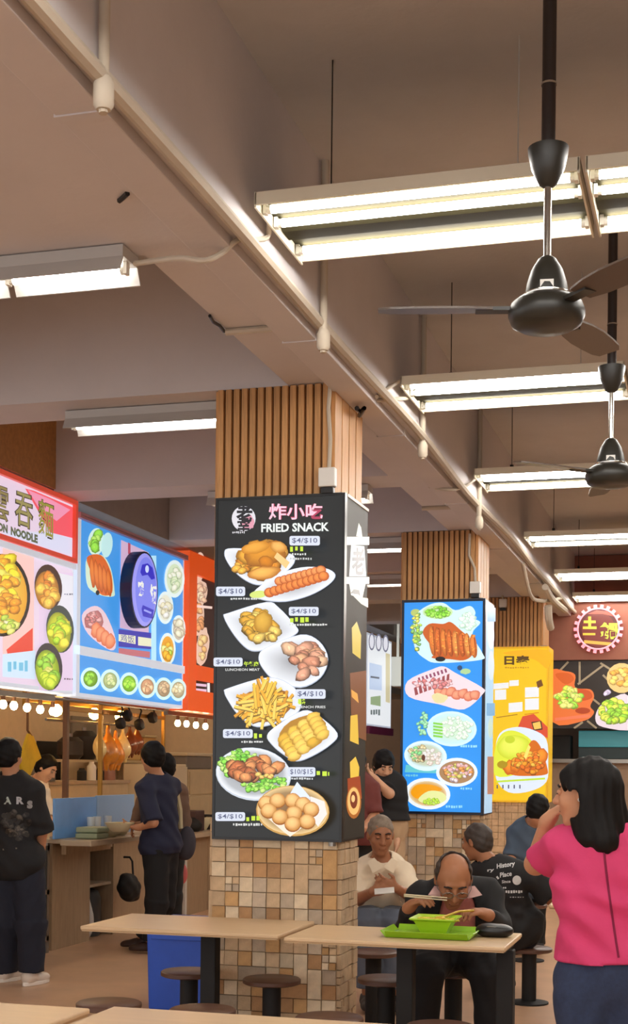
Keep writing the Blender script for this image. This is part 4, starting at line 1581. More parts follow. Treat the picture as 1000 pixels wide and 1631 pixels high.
for (cx, cy, rx, ry, cols, dk) in ((75, 935, 22, 36, [(226, 150, 50), (240, 180, 70), (206, 120, 30)], (70, 44, 34)),
                                   (93, 1002, 22, 38, [(206, 214, 50), (160, 196, 40), (226, 206, 60)], (60, 70, 66)),
                                   (74, 1062, 22, 38, [(190, 220, 60), (140, 190, 60), (236, 230, 110)], (60, 56, 60))):
    P.ell(cx, cy, rx, ry, dk, -.08, 26)
    P.shade(cx - 2, cy + 5, rx * .86, ry * .84, cols[0], tuple(v * .7 for v in cols[0]), -.08, 26)
    P.chunks(cx - 2, cy + 5, rx * .62, ry * .62, 20, 8, cols, R7, .75, asp=1.1)
    P.build('bowl_print', M_print, t)
P.scribble(8, 1052, 40, 1070, (120, 190, 220), 9, R7)
P.scribble(98, 945, 112, 948, (120, 120, 130), 4, R7)
P.scribble(98, 1080, 112, 1083, (120, 100, 110), 4, R7)
P.build('caption_print', M_print, t)['kind'] = 'stuff'

t, P = stall_sign('long blue roast meat shop sign above the left counter', 9.80, 12.085, 2.075, 3.50, M_palecase, (66, 150, 226))
frame_yz(9.80, 12.085, 3.455, 3.50, .02, .03, mat('sign_rail_pink', (206, 150, 160), .4), 'top_rail', t)
MB().box((XS - .012, 9.80, 2.40), (XS + .006, 12.085, 2.47)).build('white_ledge', M_palecase, t)
MB().box((XS - .012, 9.80, 2.075), (XS + .006, 9.86, 3.45)).build('white_stile', M_palecase, t)
P.ell(153, 863, 13, 22, (206, 236, 226), .1, 22)
P.chunks(154, 863, 8, 14, 10, 6, [(130, 200, 60), (160, 216, 90)], R7, .7, asp=1.2)
P.ell(170, 868, 9, 20, (190, 230, 230), .1)
P.poly(smooth([(136, 905), (140, 888), (162, 884), (176, 905), (182, 940), (180, 950), (160, 948), (140, 935)]), (206, 226, 200))
P.poly(smooth([(138, 888), (160, 884), (174, 905), (179, 930), (176, 947), (158, 945), (146, 915)]), (212, 100, 36))
for k in range(5):
    P.shade(147 + k * 6.5, 912 + k * 4, 4.2, 26 - k, (236, 136, 64), (178, 76, 22), -.08, 12, .08, R7)
P.ell(155, 944, 3, 4, (24, 24, 30))
P.build('dish_print', M_print, t)
P.poly(smooth([(130, 980), (150, 965), (168, 978), (184, 1020), (176, 1036), (140, 1010)]), (226, 196, 206))
P.shade(149, 988, 15, 16, (206, 140, 136), (166, 92, 96), .2, 14, .12, R7)
P.chunks(149, 986, 11, 11, 18, 4, [(206, 150, 150), (180, 106, 106)], R7, .7)
for k in range(4):
    P.shade(152 + k * 7.5, 1004 + k * 6, 8, 13, (244, 160, 116), (206, 100, 66), .1, 12, .1, R7)
P.build('dish_print', M_print, t)
P.poly([(192, 860), (236, 880), (236, 1010), (190, 1000)], (206, 176, 206))
P.poly([(203, 864), (207, 866), (207, 884), (203, 882)], (180, 76, 100))
P.build('backdrop_print', M_print, t)
ov = MB()
c0 = at(211, 940, X=XS)
pr = [(at(209 + 22 * math.cos(a), 940 + 61 * math.sin(a), X=XS) + Vector((.02, 0, 0))) for a in [2 * math.pi * i / 32 for i in range(32)]]
MB().prism(pr, (.10, 0, 0)).build('oval_case', mat('oval_navy', (26, 40, 84), .35), t)
O = Paint('X', XS + .1215, 1)
def o_(x, y):
    # onto the face of the oval case, at the same height and place along the sign as on the print plane
    p = at(x, y, X=XS)
    return Vector((XS + .1215, p.y, p.z))
O.mapper = lambda x, y: o_(x - 0, y)
O.ell(209, 940, 20.5, 58, (150, 150, 240), 0, 32)
O.ell(211, 940, 17, 52, (120, 128, 232), 0, 32)
O.poly([(202, 912), (205, 900), (214, 898), (222, 905), (226, 922), (220, 924), (214, 916), (205, 918)], (36, 36, 190))
O.ell(213, 907, 3, 6, (200, 214, 250))
O.text('鸡', (198, 924, 208, 950), (236, 238, 226), .05, skew=(3, 0))
O.text('饭', (218, 930, 229, 962), (236, 238, 226), .05, skew=(4, 0))
O.poly([(204, 970), (206, 964), (224, 972), (222, 986), (206, 982)], (56, 56, 190))
O.bar(208, 972, 220, 977, 3, (150, 160, 240))
O.build('emblem', M_print, t)
P.poly([(188, 1002), (240, 1008), (240, 1034), (188, 1030)], (50, 50, 170))
P.poly([(188, 1010), (215, 1013), (215, 1026), (188, 1021)], (226, 228, 196))
P.poly([(219, 1014), (240, 1017), (240, 1030), (219, 1028)], (226, 228, 196))
P.text('鸡饭', (191, 1010, 213, 1022), (90, 90, 160), .01, skew=(3, 0))
P.poly([(188, 1032), (238, 1038), (238, 1048), (188, 1042)], (190, 110, 120))
P.build('banner_print', M_print, t)
P.rect(240, 885, 248, 1065, (176, 226, 250))
for (cx, cy, rx, ry, cols) in ((277, 922, 16, 30, [(206, 226, 190), (190, 214, 170)]), (262, 968, 13, 26, [(226, 226, 206), (206, 200, 170)]),
                               (283, 1002, 11, 22, [(190, 180, 160), (214, 206, 180)]), (265, 1034, 13, 26, [(232, 160, 40), (226, 226, 130), (170, 190, 60)])):
    P.ell(cx, cy, rx, ry, (222, 240, 240), 0, 26)
    P.shade(cx, cy, rx * .78, ry * .8, cols[0], tuple(v * .86 + 30 for v in cols[0]), 0, 26)
    P.chunks(cx, cy, rx * .5, ry * .55, 10, 5, cols, R7, .8, asp=1.3)
    P.build('dish_print', M_print, t)
for k, (cx, cy, c) in enumerate(((142, 1081, (120, 180, 40)), (173, 1084, (190, 206, 140)), (203, 1089, (136, 206, 50)), (232, 1094, (214, 160, 120)), (258, 1097, (196, 166, 130)), (281, 1099, (206, 190, 150)))):
    P.ell(cx, cy, 16 - k * .5, 18, (206, 240, 240), 0, 24)
    P.shade(cx, cy, 11.5 - k * .3, 13, tuple(min(255, v + 20) for v in c), tuple(v * .75 for v in c), 0, 24)
    P.chunks(cx, cy, 7, 8, 8, 4.5, [c, tuple(min(255, v + 24) for v in c)], R7, .75, asp=1.1)
    P.build('bowl_print', M_print, t)

t, P = stall_sign('narrow orange framed snack sign beside the blue shop sign', 12.12, 13.9, 2.06, 3.555, M_orangecase, (46, 26, 24))
frame_yz(12.12, 13.9, 2.06, 3.555, .20, .03, M_orangecase, 'orange_frame', t)
MB().box((XS - .012, 12.31, 2.36), (XS + .03, 13.7, 2.50)).build('orange_bar', M_orangecase, t)
for (cx, cy, rx, ry, c) in ((317, 905, 9, 24, (206, 150, 140)), (321, 945, 9, 20, (226, 170, 140)), (316, 985, 8, 26, (206, 140, 90)), (322, 1030, 10, 30, (222, 160, 100))):
    P.ell(cx, cy, rx, ry, (226, 190, 170), .1, 20, .1, R7)
    P.chunks(cx, cy, rx * .6, ry * .7, 10, 5, [c, tuple(min(255, v + 20) for v in c)], R7, .6, asp=1.3)
P.bar(308, 965, 337, 968, 4, (240, 210, 200))
P.build('dish_print', M_print, t)
for k in range(5):
    P.bar(308, 1090 + k * 8, 328, 1092 + k * 8, 4, (226, 190, 214))
P.bar(331, 1088, 332, 1130, 4, (240, 240, 240))
P.build('caption_print', M_print, t)['kind'] = 'stuff'

# far white menu sign between the first two pillars
t, P = stall_sign('far white drinks menu lightbox seen between the black and blue signs', 19.2, 20.75, 2.14, 3.47, M_palecase, (232, 236, 240))
MB().box((XS - .012, 19.2, 2.03), (XS + .03, 20.75, 2.14)).build('purple_rail', mat('sign_purple', (130, 50, 96), .4), t)
for k in range(3):
    P.ell(592 + k * 11, 1022 + k * 1.5, 5, 14, (120, 120, 140), 0, 16)
    P.ell(592 + k * 11, 1022 + k * 1.5, 3.5, 11, (226, 226, 236), 0, 16)
P.poly([(588, 1055), (608, 1060), (608, 1100), (588, 1098)], (190, 206, 232))
P.poly([(590, 1110), (606, 1108), (606, 1125), (590, 1122)], (150, 170, 130))
P.poly([(614, 1040), (621, 1042), (621, 1120), (614, 1118)], (206, 196, 160))
P.bar(590, 1078, 604, 1080, 3, (90, 96, 110))
P.scribble(590, 1130, 606, 1140, (110, 120, 120), 4, R7)
P.build('drink_print', M_print, t)
p0, p1 = at(622, 1046, Y=20.9), at(640, 1092, Y=20.9)
t = thing('stall_sign', 'small plain white box sign beside the blue pillar sign, far off', 'sign', ((p0.x + p1.x) / 2, 20.9, p1.z))
MB().box((p0.x, 20.9, p1.z), (p1.x + .3, 21.1, p0.z)).cyl(((p0.x + p1.x) / 2, 21.0, p0.z), ((p0.x + p1.x) / 2, 21.0, 4.32), .02).build('sign_case', mat('sign_dimwhite', (214, 216, 206), .5, emit=(214, 216, 206), strength=.55), t, bevel=.01)
# ------------------------------------------------------------------ stalls on the left
M_cream = mat('cream_laminate', (206, 184, 146), .5, var=.05)
M_tan = mat('tan_wall', (216, 190, 156), .7, var=.06)
M_lam = mat('brown_laminate', (168, 142, 112), .45, var=.12, scale=5, stretch=(8, 8, 1))
M_lamtop = mat('counter_top', (186, 166, 140), .35, var=.06)
M_dark = mat('dark_recess', (26, 22, 20), .7)
M_grey = mat('grey_panel', (128, 118, 108), .6, var=.06)
M_gold = mat('gilt_frame', (176, 132, 60), .35, .6)
M_brownpost = mat('brown_post', (110, 70, 40), .5)
M_bulb = mat('bulb_light', (255, 240, 214), .3, emit=(255, 226, 178), strength=BULB_STR)
M_heat = mat('heat_lamp', (255, 214, 140), .3, emit=(255, 190, 96), strength=BULB_STR)
M_blue = mat('blue_acrylic', (112, 164, 224), .25, var=.04)
M_clear = mat('clear_plastic', (226, 232, 236), .1, trans=.9)
WX = -7.6
struct('wall_stall', MB().box((WX - .2, 5, 0), (WX, 24, 3.2)), M_tan, 'tan back wall of the stalls')
struct('ceiling_stall', MB().box((WX, 5, 2.75), (-5.0, 24, 2.85)), M_slab, 'low ceiling inside the stalls')
struct('wall_divider', MB().box((WX, 18.9, 0), (-6.0, 19.0, 2.75)), mat('divider_grey', (132, 118, 106), .7, var=.05), 'grey divider between two stalls')
struct('wall_divider_far', MB().box((WX, 17.0, 0), (-5.4, 17.1, 2.75)), M_tan, 'tan divider between two far stalls')

# lower valance boards carrying the bulbs
t = thing('bulb_rail', 'dark rail under the red shop sign carrying the globe bulbs', 'rail', (-4.93, 8.9, 2.06))
MB().box((-4.96, 7.6, 2.035), (-4.92, 9.80, 2.075)).build('rail', M_grey, t)
t2 = thing('bulb_rail', 'dark rail under the orange snack sign carrying the globe bulbs', 'rail', (-4.93, 12.9, 2.06))
MB().box((-4.96, 12.11, 2.02), (-4.92, 13.9, 2.055)).build('rail', M_grey, t2)


def bulb(p, label, grp):
    t = thing('globe_bulb', label, 'light bulb', p, group=grp)
    MB().cyl((p.x, p.y, p.z + .03), (p.x, p.y, p.z + .075), .017, n=10).build('bulb_socket', M_brownpost, t, smooth=True)
    MB().lathe(p, [(.005, -.032), (.019, -.026), (.028, -.008), (.028, .007), (.021, .022), (.014, .034)], 14).build('bulb_glass', M_bulb, t, smooth=True)


od = ['cut by the frame edge', 'second from the frame edge', 'middle one', 'fourth from the frame edge', 'nearest the blue sign']
for i, (x, y) in enumerate(((5, 1122), (22, 1124), (43, 1127), (64, 1130), (84, 1133))):
    bulb(at(x, y, X=-4.94), 'lit globe bulb under the red shop sign, ' + od[i], 'bulbs under the red sign')
od = ['first from the blue sign', 'second from the blue sign', 'third from the blue sign', 'nearest the black sign']
for i, (x, y) in enumerate(((283, 1152), (297, 1153), (312, 1155), (327, 1157))):
    bulb(at(x, y, X=-4.94), 'lit globe bulb under the orange sign, ' + od[i], 'bulbs under the orange sign')

# roast display cabinet: gilt posts and rails on the counter
t = thing('roast_cabinet', 'open gilt framed roast meat cabinet with warm light over the counter', 'cabinet', (-5.5, 11.6, .95))
ya, yb, yc = at(105, 1180, X=-5.32).y, at(160, 1180, X=-5.32).y, 12.98
for nm, y, xx, w, m in (('post', ya, -5.32, .022, M_brownpost), ('post', yb, -5.32, .018, M_gold), ('post', yc, -5.32, .016, M_gold)):
    MB().box((xx - w, y - w, .932), (xx + w, y + w, 2.14)).build(nm, m, t, bevel=.004)
for z, xx in ((2.10, -5.32), (2.02, -5.32), (2.10, -5.72)):
    MB().box((xx - .018, ya, z - .018), (xx + .018, yc, z + .018)).build('top_rail', M_gold, t, bevel=.004)
MB().box((-5.72, ya, 2.13), (-5.32, yc, 2.15)).build('top_board', M_grey, t)
MB().cyl((-5.52, ya + .02, 1.93), (-5.52, yc - .02, 1.93), .012, n=10).build('hook_rail', M_steel, t, smooth=True)
for y in (ya + .45, yb + .55, yb + 1.15):
    b = MB().lathe((-5.64, y, 2.02), [(.02, .06), (.05, .03), (.055, 0), (.045, -.03), (.01, -.05)], 14).build('heat_lamp', M_heat, t, smooth=True)
for y in (ya, yc):
    MB().box((-5.73, y - .015, 2.02), (-5.70, y + .015, 2.75)).build('hanger', M_gold, t)

M_roast = mat('roast_skin', (214, 134, 40), .3, var=.25, scale=14, coat=.3)
M_roastd = mat('roast_dark', (120, 60, 24), .3, var=.25, scale=14, coat=.3)
M_roastp = mat('poached_skin', (232, 206, 140), .3, var=.12, scale=10, coat=.3)
roasts = [(188, 1192, 1.0, M_roast, 'golden roast chicken hanging next to the gilt post'), (205, 1196, .9, M_roast, 'golden roast chicken, second from the gilt post'),
          (218, 1188, .8, M_roastp, 'pale poached chicken hanging in the middle of the rail'), (232, 1182, .75, M_roastd, 'dark roast duck hanging above the navy shirt man'),
          (246, 1180, .7, M_roastd, 'dark roast duck hanging furthest right on the rail'), (174, 1188, .7, M_roastp, 'small pale poached bird hanging half behind the gilt post')]
for i, (px, py, s, m, lab) in enumerate(roasts):
    p = at(px, py, X=-5.52)
    p.y = 12.10 + i * .17 if i < 5 else 11.90
    t = thing('roast_bird', lab, 'roast poultry', p, group='birds hanging in the roast cabinet')
    V = lambda x, y, z: p + Vector((x, y, z)) * s
    organic('meat', [el(V(0, 0, -.02), (.085 * s, .075 * s, .13 * s), k=.03), el(V(.03, 0, -.06), (.075 * s, .08 * s, .09 * s), k=.03), rc(V(0, 0, .08), V(0, 0, .20), .028 * s, .020 * s, k=.04),
                     rc(V(.02, .07, -.08), V(.01, .05, -.20), .036 * s, .02 * s, k=.03), rc(V(.02, -.07, -.08), V(.01, -.05, -.20), .036 * s, .02 * s, k=.03),
                     rc(V(0, .075, .04), V(.03, .10, -.04), .02 * s, .016 * s, k=.02), rc(V(0, -.075, .04), V(.03, -.10, -.04), .02 * s, .016 * s, k=.02)], m, t, .012, .03)
    MB().tube([V(0, 0, .17), Vector((p.x, p.y, 1.90)), Vector((p.x + .014, p.y, 1.94)), Vector((p.x - .01, p.y, 1.945))], .005, 6).build('hook', M_steel, t)
for i, (px, py) in enumerate(((192, 1152), (222, 1154), (203, 1140), (243, 1143))):
    p = at(px, py, X=-5.25)
    t = thing('hanging_ladle', 'dark round ladle hanging under the blue sign, %s' % ['first by the gilt post', 'second', 'upper one between', 'last to the right'][i], 'ladle', p, group='ladles under the blue sign')
    MB().lathe(p, [(.01, -.05), (.045, -.035), (.058, 0), (.05, .03), (.02, .045)], 14, axis=(1, 0, .2)).build('bowl', M_dark, t, smooth=True)
    MB().tube([p + Vector((0, 0, .03)), (p.x, p.y, 2.0), (p.x + .02, p.y, 2.06), (p.x, p.y + .02, 2.08)], .009, 6).build('handle', M_dark, t)
t = thing('ladle_rail', 'steel rail under the blue sign with hanging ladles', 'rail', (-5.25, 11.6, 2.09))
MB().cyl((-5.25, 10.3, 2.09), (-5.25, 13.0, 2.09), .012, n=8).build('rail', M_steel, t, smooth=True)

# counters
def counter(name_, label, x0, x1, y0, y1, h, kick=.12):
    t = thing('stall_counter', label, 'counter', ((x0 + x1) / 2, (y0 + y1) / 2, 0))
    MB().box((x0, y0, h - .04), (x1, y1, h)).build('worktop', M_lamtop, t, bevel=.006)
    return t


xf = -5.25
c1 = counter('c', 'brown counter below the blue screen with a shelved opening', -5.70, -5.12, 10.40, 13.04, .93)
pa = [at(x, 1420, X=xf).y for x in (83, 143, 180, 216)] + [13.02]
MB().box((xf - .03, pa[0], 0), (xf, pa[1], .89)).build('front_panel', M_lam, c1)
MB().box((-5.66, pa[0], 0), (xf - .03, pa[0] + .03, .89)).build('end_panel', M_lam, c1)
MB().box((-5.66, pa[1] - .03, 0), (xf - .03, pa[1], .89)).build('end_panel', M_lam, c1)
MB().box((xf - .03, pa[2], 0), (xf, pa[4], .89)).build('front_panel', M_lam, c1)
MB().box((-5.66, pa[2], 0), (xf - .03, pa[2] + .03, .89)).build('end_panel', M_lam, c1)
MB().box((-5.66, pa[1], .46), (xf - .02, pa[2], .485)).build('shelf', M_lamtop, c1)
MB().box((-5.69, pa[0], .0), (-5.67, pa[4], .89)).build('back_panel', M_dark, c1)
MB().box((xf - .06, pa[1], .80), (xf - .01, pa[2], .89)).build('apron', M_lamtop, c1)
c2 = thing('stall_counter', 'long brown counter right of the navy shirt man, below the orange sign', 'counter', (-5.5, 13.4, 0))
MB().box((-5.9, 13.06, .80), (-5.10, 15.8, .84)).build('worktop', M_lamtop, c2, bevel=.006)
for k in range(3):
    y = 13.07 + k * .91
    MB().box((-5.24, y, .0), (-5.20, y + .90, .80)).build('front_panel', M_lam, c2)
pw = at(295, 1400, X=-5.17)
MB().box((-5.19, pw.y - .025, .0), (-5.16, pw.y + .025, .80)).build('white_post', M_white, c2, label='white post')
# steel rack left of the counter
t = thing('steel_rack', 'low steel rack with dark boxes at the left end of the counter', 'rack', (-5.5, 9.9, 0))
y0, y1 = 8.6, 10.33
for z in (.12, .50, .86):
    MB().box((-5.85, y0, z - .02), (-5.22, y1, z + .02)).build('shelf', M_steel, t)
for y in (y0, y1 - .04):
    for x in (-5.85, -5.26):
        MB().box((x, y, 0), (x + .04, y + .04, .90)).build('post', M_steel, t)
for k, (z, h) in enumerate(((.145, .30), (.525, .28))):
    for j in range(3):
        MB().box((-5.80, y0 + .06 + j * .54, z), (-5.28, y0 + .56 + j * .54, z + h)).build('box', M_blackm, t, bevel=.015)
# things inside the opening
t = thing('gas_bottle', 'dark grey container in the opening of the brown counter', 'container', (-5.45, (pa[1] + pa[2]) / 2 + .08, 0))
MB().lathe((-5.45, (pa[1] + pa[2]) / 2 + .08, .001), [(.13, 0), (.145, .03), (.145, .34), (.12, .40), (.05, .44)], 18).build('tank', mat('tank_grey', (70, 74, 76), .5), t, smooth=True)
t = thing('plastic_bag', 'white plastic bag slumped in the counter opening beside the grey container', 'bag', (-5.30, pa[1] + .10, 0))
organic('bag', [el((-5.32, pa[1] + .08, .16), (.07, .06, .16), k=.04), el((-5.33, pa[1] + .09, .32), (.04, .03, .08), k=.04)], mat('bag_white', (222, 220, 214), .4, bump=.3), t, .012, .04)

# blue screen standing on the counter
b0, b1 = at(85, 1333, X=-5.18), at(212, 1331, X=-5.18)
t = thing('counter_screen', 'light blue acrylic screen standing on the counter edge', 'screen', (-5.18, (b0.y + b1.y) / 2, .93))
MB().box((-5.19, b0.y, .931), (-5.17, b0.y + .80, 1.265)).build('panel', M_blue, t, bevel=.003)
MB().box((-5.19, b0.y + .81, .931), (-5.17, b1.y, 1.275)).build('panel', mat('blue_film', (150, 184, 222), .3), t, bevel=.003)
MB().box((-5.24, b0.y + .05, .931), (-5.19, b0.y + .12, .95)).build('foot', M_steel, t)
MB().box((-5.24, b1.y - .12, .931), (-5.19, b1.y - .05, .95)).build('foot', M_steel, t)


def bowl(p, r, h, m, label, group=None, food=None, foodm=None):
    t = thing('bowl', label, 'bowl', p, group=group)
    MB().lathe(p, [(r * .45, 0), (r * .55, h * .1), (r * .85, h * .6), (r, h), (r * .95, h), (r * .80, h * .6), (r * .5, h * .16)], 22).build('bowl', m, t, smooth=True)
    if food:
        MB().lathe(p, [(r * .82, h * .70), (r * .6, h * .86), (r * .2, h * .98)], 16).build('food', foodm, t, smooth=True)
    return t


M_bowlc = mat('bowl_cream', (216, 206, 170), .35)
M_food = mat('food_tan', (206, 176, 110), .6, var=.3, scale=30)
def on_counter(px, py, h=.93):
    return at(px, py, Z=h)


# food tray held at the counter and stacks beside it (the counter runs out to the aisle here)
t = thing('serving_ledge', 'narrow ledge in front of the blue screen with bowls on it', 'ledge', (-5.05, 11.4, .9))
q0, q1 = at(120, 1333, X=-5.05), at(215, 1328, X=-4.95)
MB().box((-5.115, 10.30, .88), (-4.84, 11.30, .928)).build('shelf', M_lamtop, t, bevel=.006)
for y in ():
    MB().prism([(-5.12, y, .88), (-4.90, y, .88), (-5.12, y, .66)], (0, .025, 0)).build('bracket', M_steel, t)
MB().box((-5.16, 10.42, .80), (-5.118, 11.30, .88)).build('batten', M_lam, t)
p = at(142, 1331, Z=.929)
t = thing('takeaway_tub', 'greenish clear takeaway tub stack at the left of the ledge', 'tub', (-4.98, 10.62, .929))
for k in range(2):
    MB().box((-5.08, 10.50 + .01 * k, .930 + k * .05), (-4.88, 10.74 + .01 * k, .976 + k * .05)).build('tub', mat('tub_green', (150, 160, 130), .4), t, bevel=.012)
bowl(Vector((-4.98, 11.20, .929)), .085, .07, M_bowlc, 'small cream bowl beside the greenish tubs', 'bowls on the serving ledge')
bowl(Vector((-4.98, 10.94, .929)), .135, .075, M_bowlc, 'wide cream bowl of noodles on the ledge, in front of the man in navy', 'bowls on the serving ledge', True, M_food)
bowl(Vector((-4.655, 10.45, 1.0)), .125, .075, M_bowlc, 'cream bowl of noodles held by the man in navy', 'bowls on the serving ledge', True, M_food)
cupM = mat('cup_clear', (222, 230, 236), .15)
for i in range(3):
    p = Vector((-5.09, 10.83 + i * .12 + (.10 if i == 2 else 0), .929))
    t = thing('plastic_cup', 'tall clear plastic cup before the blue screen, %s' % ['leftmost', 'middle', 'right one by the noodles'][i], 'cup', p, group='plastic cups by the blue screen')
    MB().lathe(p, [(.026, 0), (.028, .004), (.036, .17), (.034, .17), (.025, .01)], 14).build('cup', cupM, t, smooth=True)

# back of the stalls, seen under the signs
def shelf_unit(label, x, y0, y1, zs, m, items, d=.4):
    t = thing('stall_shelf', label, 'shelf', (x, (y0 + y1) / 2, 0))
    for y in (y0, y1 - .04):
        MB().box((x - d, y, 0), (x, y + .04, zs[-1] + .02)).build('upright', m, t)
    for z in zs:
        MB().box((x - d, y0, z - .03), (x, y1, z)).build('board', m, t)
    return t


shelf_unit('cream stall shelf behind the prep bench', -6.95, 13.4, 17.35, (.5, 1.02, 1.60), M_cream, None)
t = thing('prep_bench', 'cream prep bench behind the blue screen', 'bench', (-6.5, 13.7, 0))
MB().box((-6.75, 12.2, 0), (-6.32, 14.4, 1.34)).build('cabinet', M_cream, t)
MB().box((-6.77, 12.18, 1.34), (-6.30, 14.42, 1.375)).build('worktop', M_lamtop, t)
for i, (y, h, m, lab) in enumerate(((12.5, .16, M_steel, 'steel pot on the prep bench behind the stall worker'), (13.66, .20, M_white, 'white jar on the prep bench left of the gilt post'),
                                    (13.42, .13, M_dark, 'first dark sauce bottle on the prep bench'), (13.86, .13, M_dark, 'second dark sauce bottle on the prep bench'),
                                    (14.1, .40, mat('pinkish_tin', (150, 106, 90), .4), 'tall pinkish tin on the prep bench behind the gilt post'))):
    t = thing('jar', lab, 'jar', (-6.42, y, 1.375))
    r = .05 if h < .3 else .075
    if i == 0:
        r = .14
    MB().lathe((-6.42, y, 1.3755), [(r, 0), (r, h * .75), (r * .6, h * .88), (r * .55, h)], 16).build('jar', m, t, smooth=True)
# wall items at the back
bx = WX + .02
t = thing('dark_hatch', 'dark serving hatch in the stall back wall beside the yellow cloth', 'hatch', (bx, 11, 1.4))
h0, h1 = at(58, 1180, X=bx), at(93, 1235, X=bx)
MB().box((bx, h0.y, 1.0), (bx + .03, h1.y, h0.z)).build('hatch', M_dark, t)
t = thing('wall_poster', 'grey framed picture on the stall back wall behind the roast cabinet', 'picture', (bx, 13, 1.5))
h0, h1 = at(112, 1140, X=bx), at(150, 1200, X=bx)
MB().box((bx, h0.y, h1.z), (bx + .03, h1.y, h0.z)).build('picture_frame', M_grey, t)
MB().box((bx + .03, h0.y + .15, h1.z + .03), (bx + .035, h1.y - .05, (h0.z + h1.z) / 2)).build('picture', M_dark, t)
cl = at(52, 1180, X=-5.75)
t = thing('yellow_cloth', 'yellow cloth hanging from a hook above the stall worker', 'cloth', (cl.x, cl.y, cl.z))
cp = [at(x, y, X=-5.75) for x, y in ((47, 1168), (54, 1172), (67, 1208), (58, 1214), (48, 1238), (36, 1226), (33, 1210), (42, 1182))]
MB().prism(cp, (-.03, 0, 0)).build('cloth', mat('cloth_yellow', (206, 166, 30), .8, var=.12), t, bevel=.008)
MB().tube([at(50, 1172, X=-5.76), at(44, 1163, X=-5.76), (-5.76, at(44, 1163, X=-5.76).y, 2.05)], .012, 6).build('hook', M_brownpost, t)
t = thing('cloth_rail', 'rail above the stall worker that holds the yellow cloth', 'rail', (-5.76, 9.8, 2.06))
MB().cyl((-5.76, 8.5, 2.06), (-5.76, 10.7, 2.06), .015, n=8).build('rail', M_brownpost, t)
# white fridge and boxes right of the man in navy
f0, f1 = at(268, 1217, X=-5.945), at(299, 1330, X=-5.945)
t = thing('fridge', 'white upright stall fridge right of the man in navy', 'fridge', (-6.2, (f0.y + f1.y) / 2, 0))
MB().box((-6.5, f0.y, .0), (-5.97, f1.y, f0.z)).build('body', mat('fridge_white', (222, 206, 176), .4), t, bevel=.012)
MB().box((-5.968, f0.y + .03, .1), (-5.945, f1.y - .03, f0.z - .03)).build('door', mat('fridge_white', (222, 206, 176), .4), t, bevel=.006)
MB().box((-5.945, f0.y + .06, 1.0), (-5.925, f0.y + .09, 1.3)).build('handle', M_steel, t)
t = thing('box_stack', 'cream drawer cabinet beside the white fridge', 'cabinet', (-6.0, f1.y + .5, 0))
yb0 = f1.y + .06
MB().box((-6.5, yb0, 0), (-5.97, yb0 + 1.2, 1.50)).build('body', M_cream, t)
for k in range(3):
    MB().box((-5.97, yb0 + .03, .62 + k * .29), (-5.955, yb0 + 1.17, .62 + k * .29 + .27)).build('drawer', M_cream, t, bevel=.004)
t = thing('food_box', 'grey lidded food box on top of the cream drawer cabinet', 'box', (-6.0, yb0 + .5, 1.5))
MB().box((-6.43, yb0 + .1, 1.501), (-6.03, yb0 + .95, 1.66)).build('box', M_grey, t, bevel=.015)
MB().box((-6.45, yb0 + .08, 1.66), (-6.01, yb0 + .97, 1.70)).build('lid', mat('lid_cream', (206, 190, 160), .5), t, bevel=.01)
for i, (px, w, h, m, lab) in enumerate(((305, .26, .22, mat('maroon_box', (74, 50, 48), .6), 'maroon box on the long counter by the white post'),
                                        (318, .12, .14, M_bowlc, 'cream bowl on the long counter beside the maroon box'),
                                        (328, .10, .16, M_dark, 'dark jar on the long counter next to the black sign'),
                                        (297, .20, .13, M_blackm, 'black bag on the long counter at the white fridge'))):
    p = at(px, 1335, X=-5.42)
    t = thing(('box', 'bowl', 'jar', 'bag')[i], lab, ('box', 'bowl', 'jar', 'bag')[i], (-5.42, p.y, .84))
    if i == 0:
        MB().box((-5.52, p.y - w / 2, .841), (-5.32, p.y + w / 2, .841 + h)).build('carton', m, t, bevel=.01)
    elif i == 3:
        organic('bag', [el((-5.35, p.y, .90), (.10, .13, .075), k=.03), rc((-5.35, p.y - .06, .95), (-5.35, p.y + .06, .98), .02, k=.03)], m, t, .012)
    else:
        MB().lathe((-5.42, p.y, .841), [(w * .6, 0), (w, h * .6), (w * 1.05, h), (w * .9, h), (w * .5, h * .3)], 16).build('vessel', m, t, smooth=True)
t = thing('dark_oven', 'dark oven hood on the divider wall under the orange sign', 'oven', (-6.4, 13.5, 1.6))
h0, h1 = at(303, 1168, X=-6.7), at(338, 1205, X=-6.7)
MB().box((-7.3, h0.y + .3, h1.z), (-6.7, h1.y + .6, h0.z)).build('hood', mat('hood_dark', (64, 54, 48), .5), t, bevel=.01)
MB().box((-7.35, h0.y + .3, 0), (-6.72, h1.y + .6, h1.z)).build('oven_body', M_grey, t)

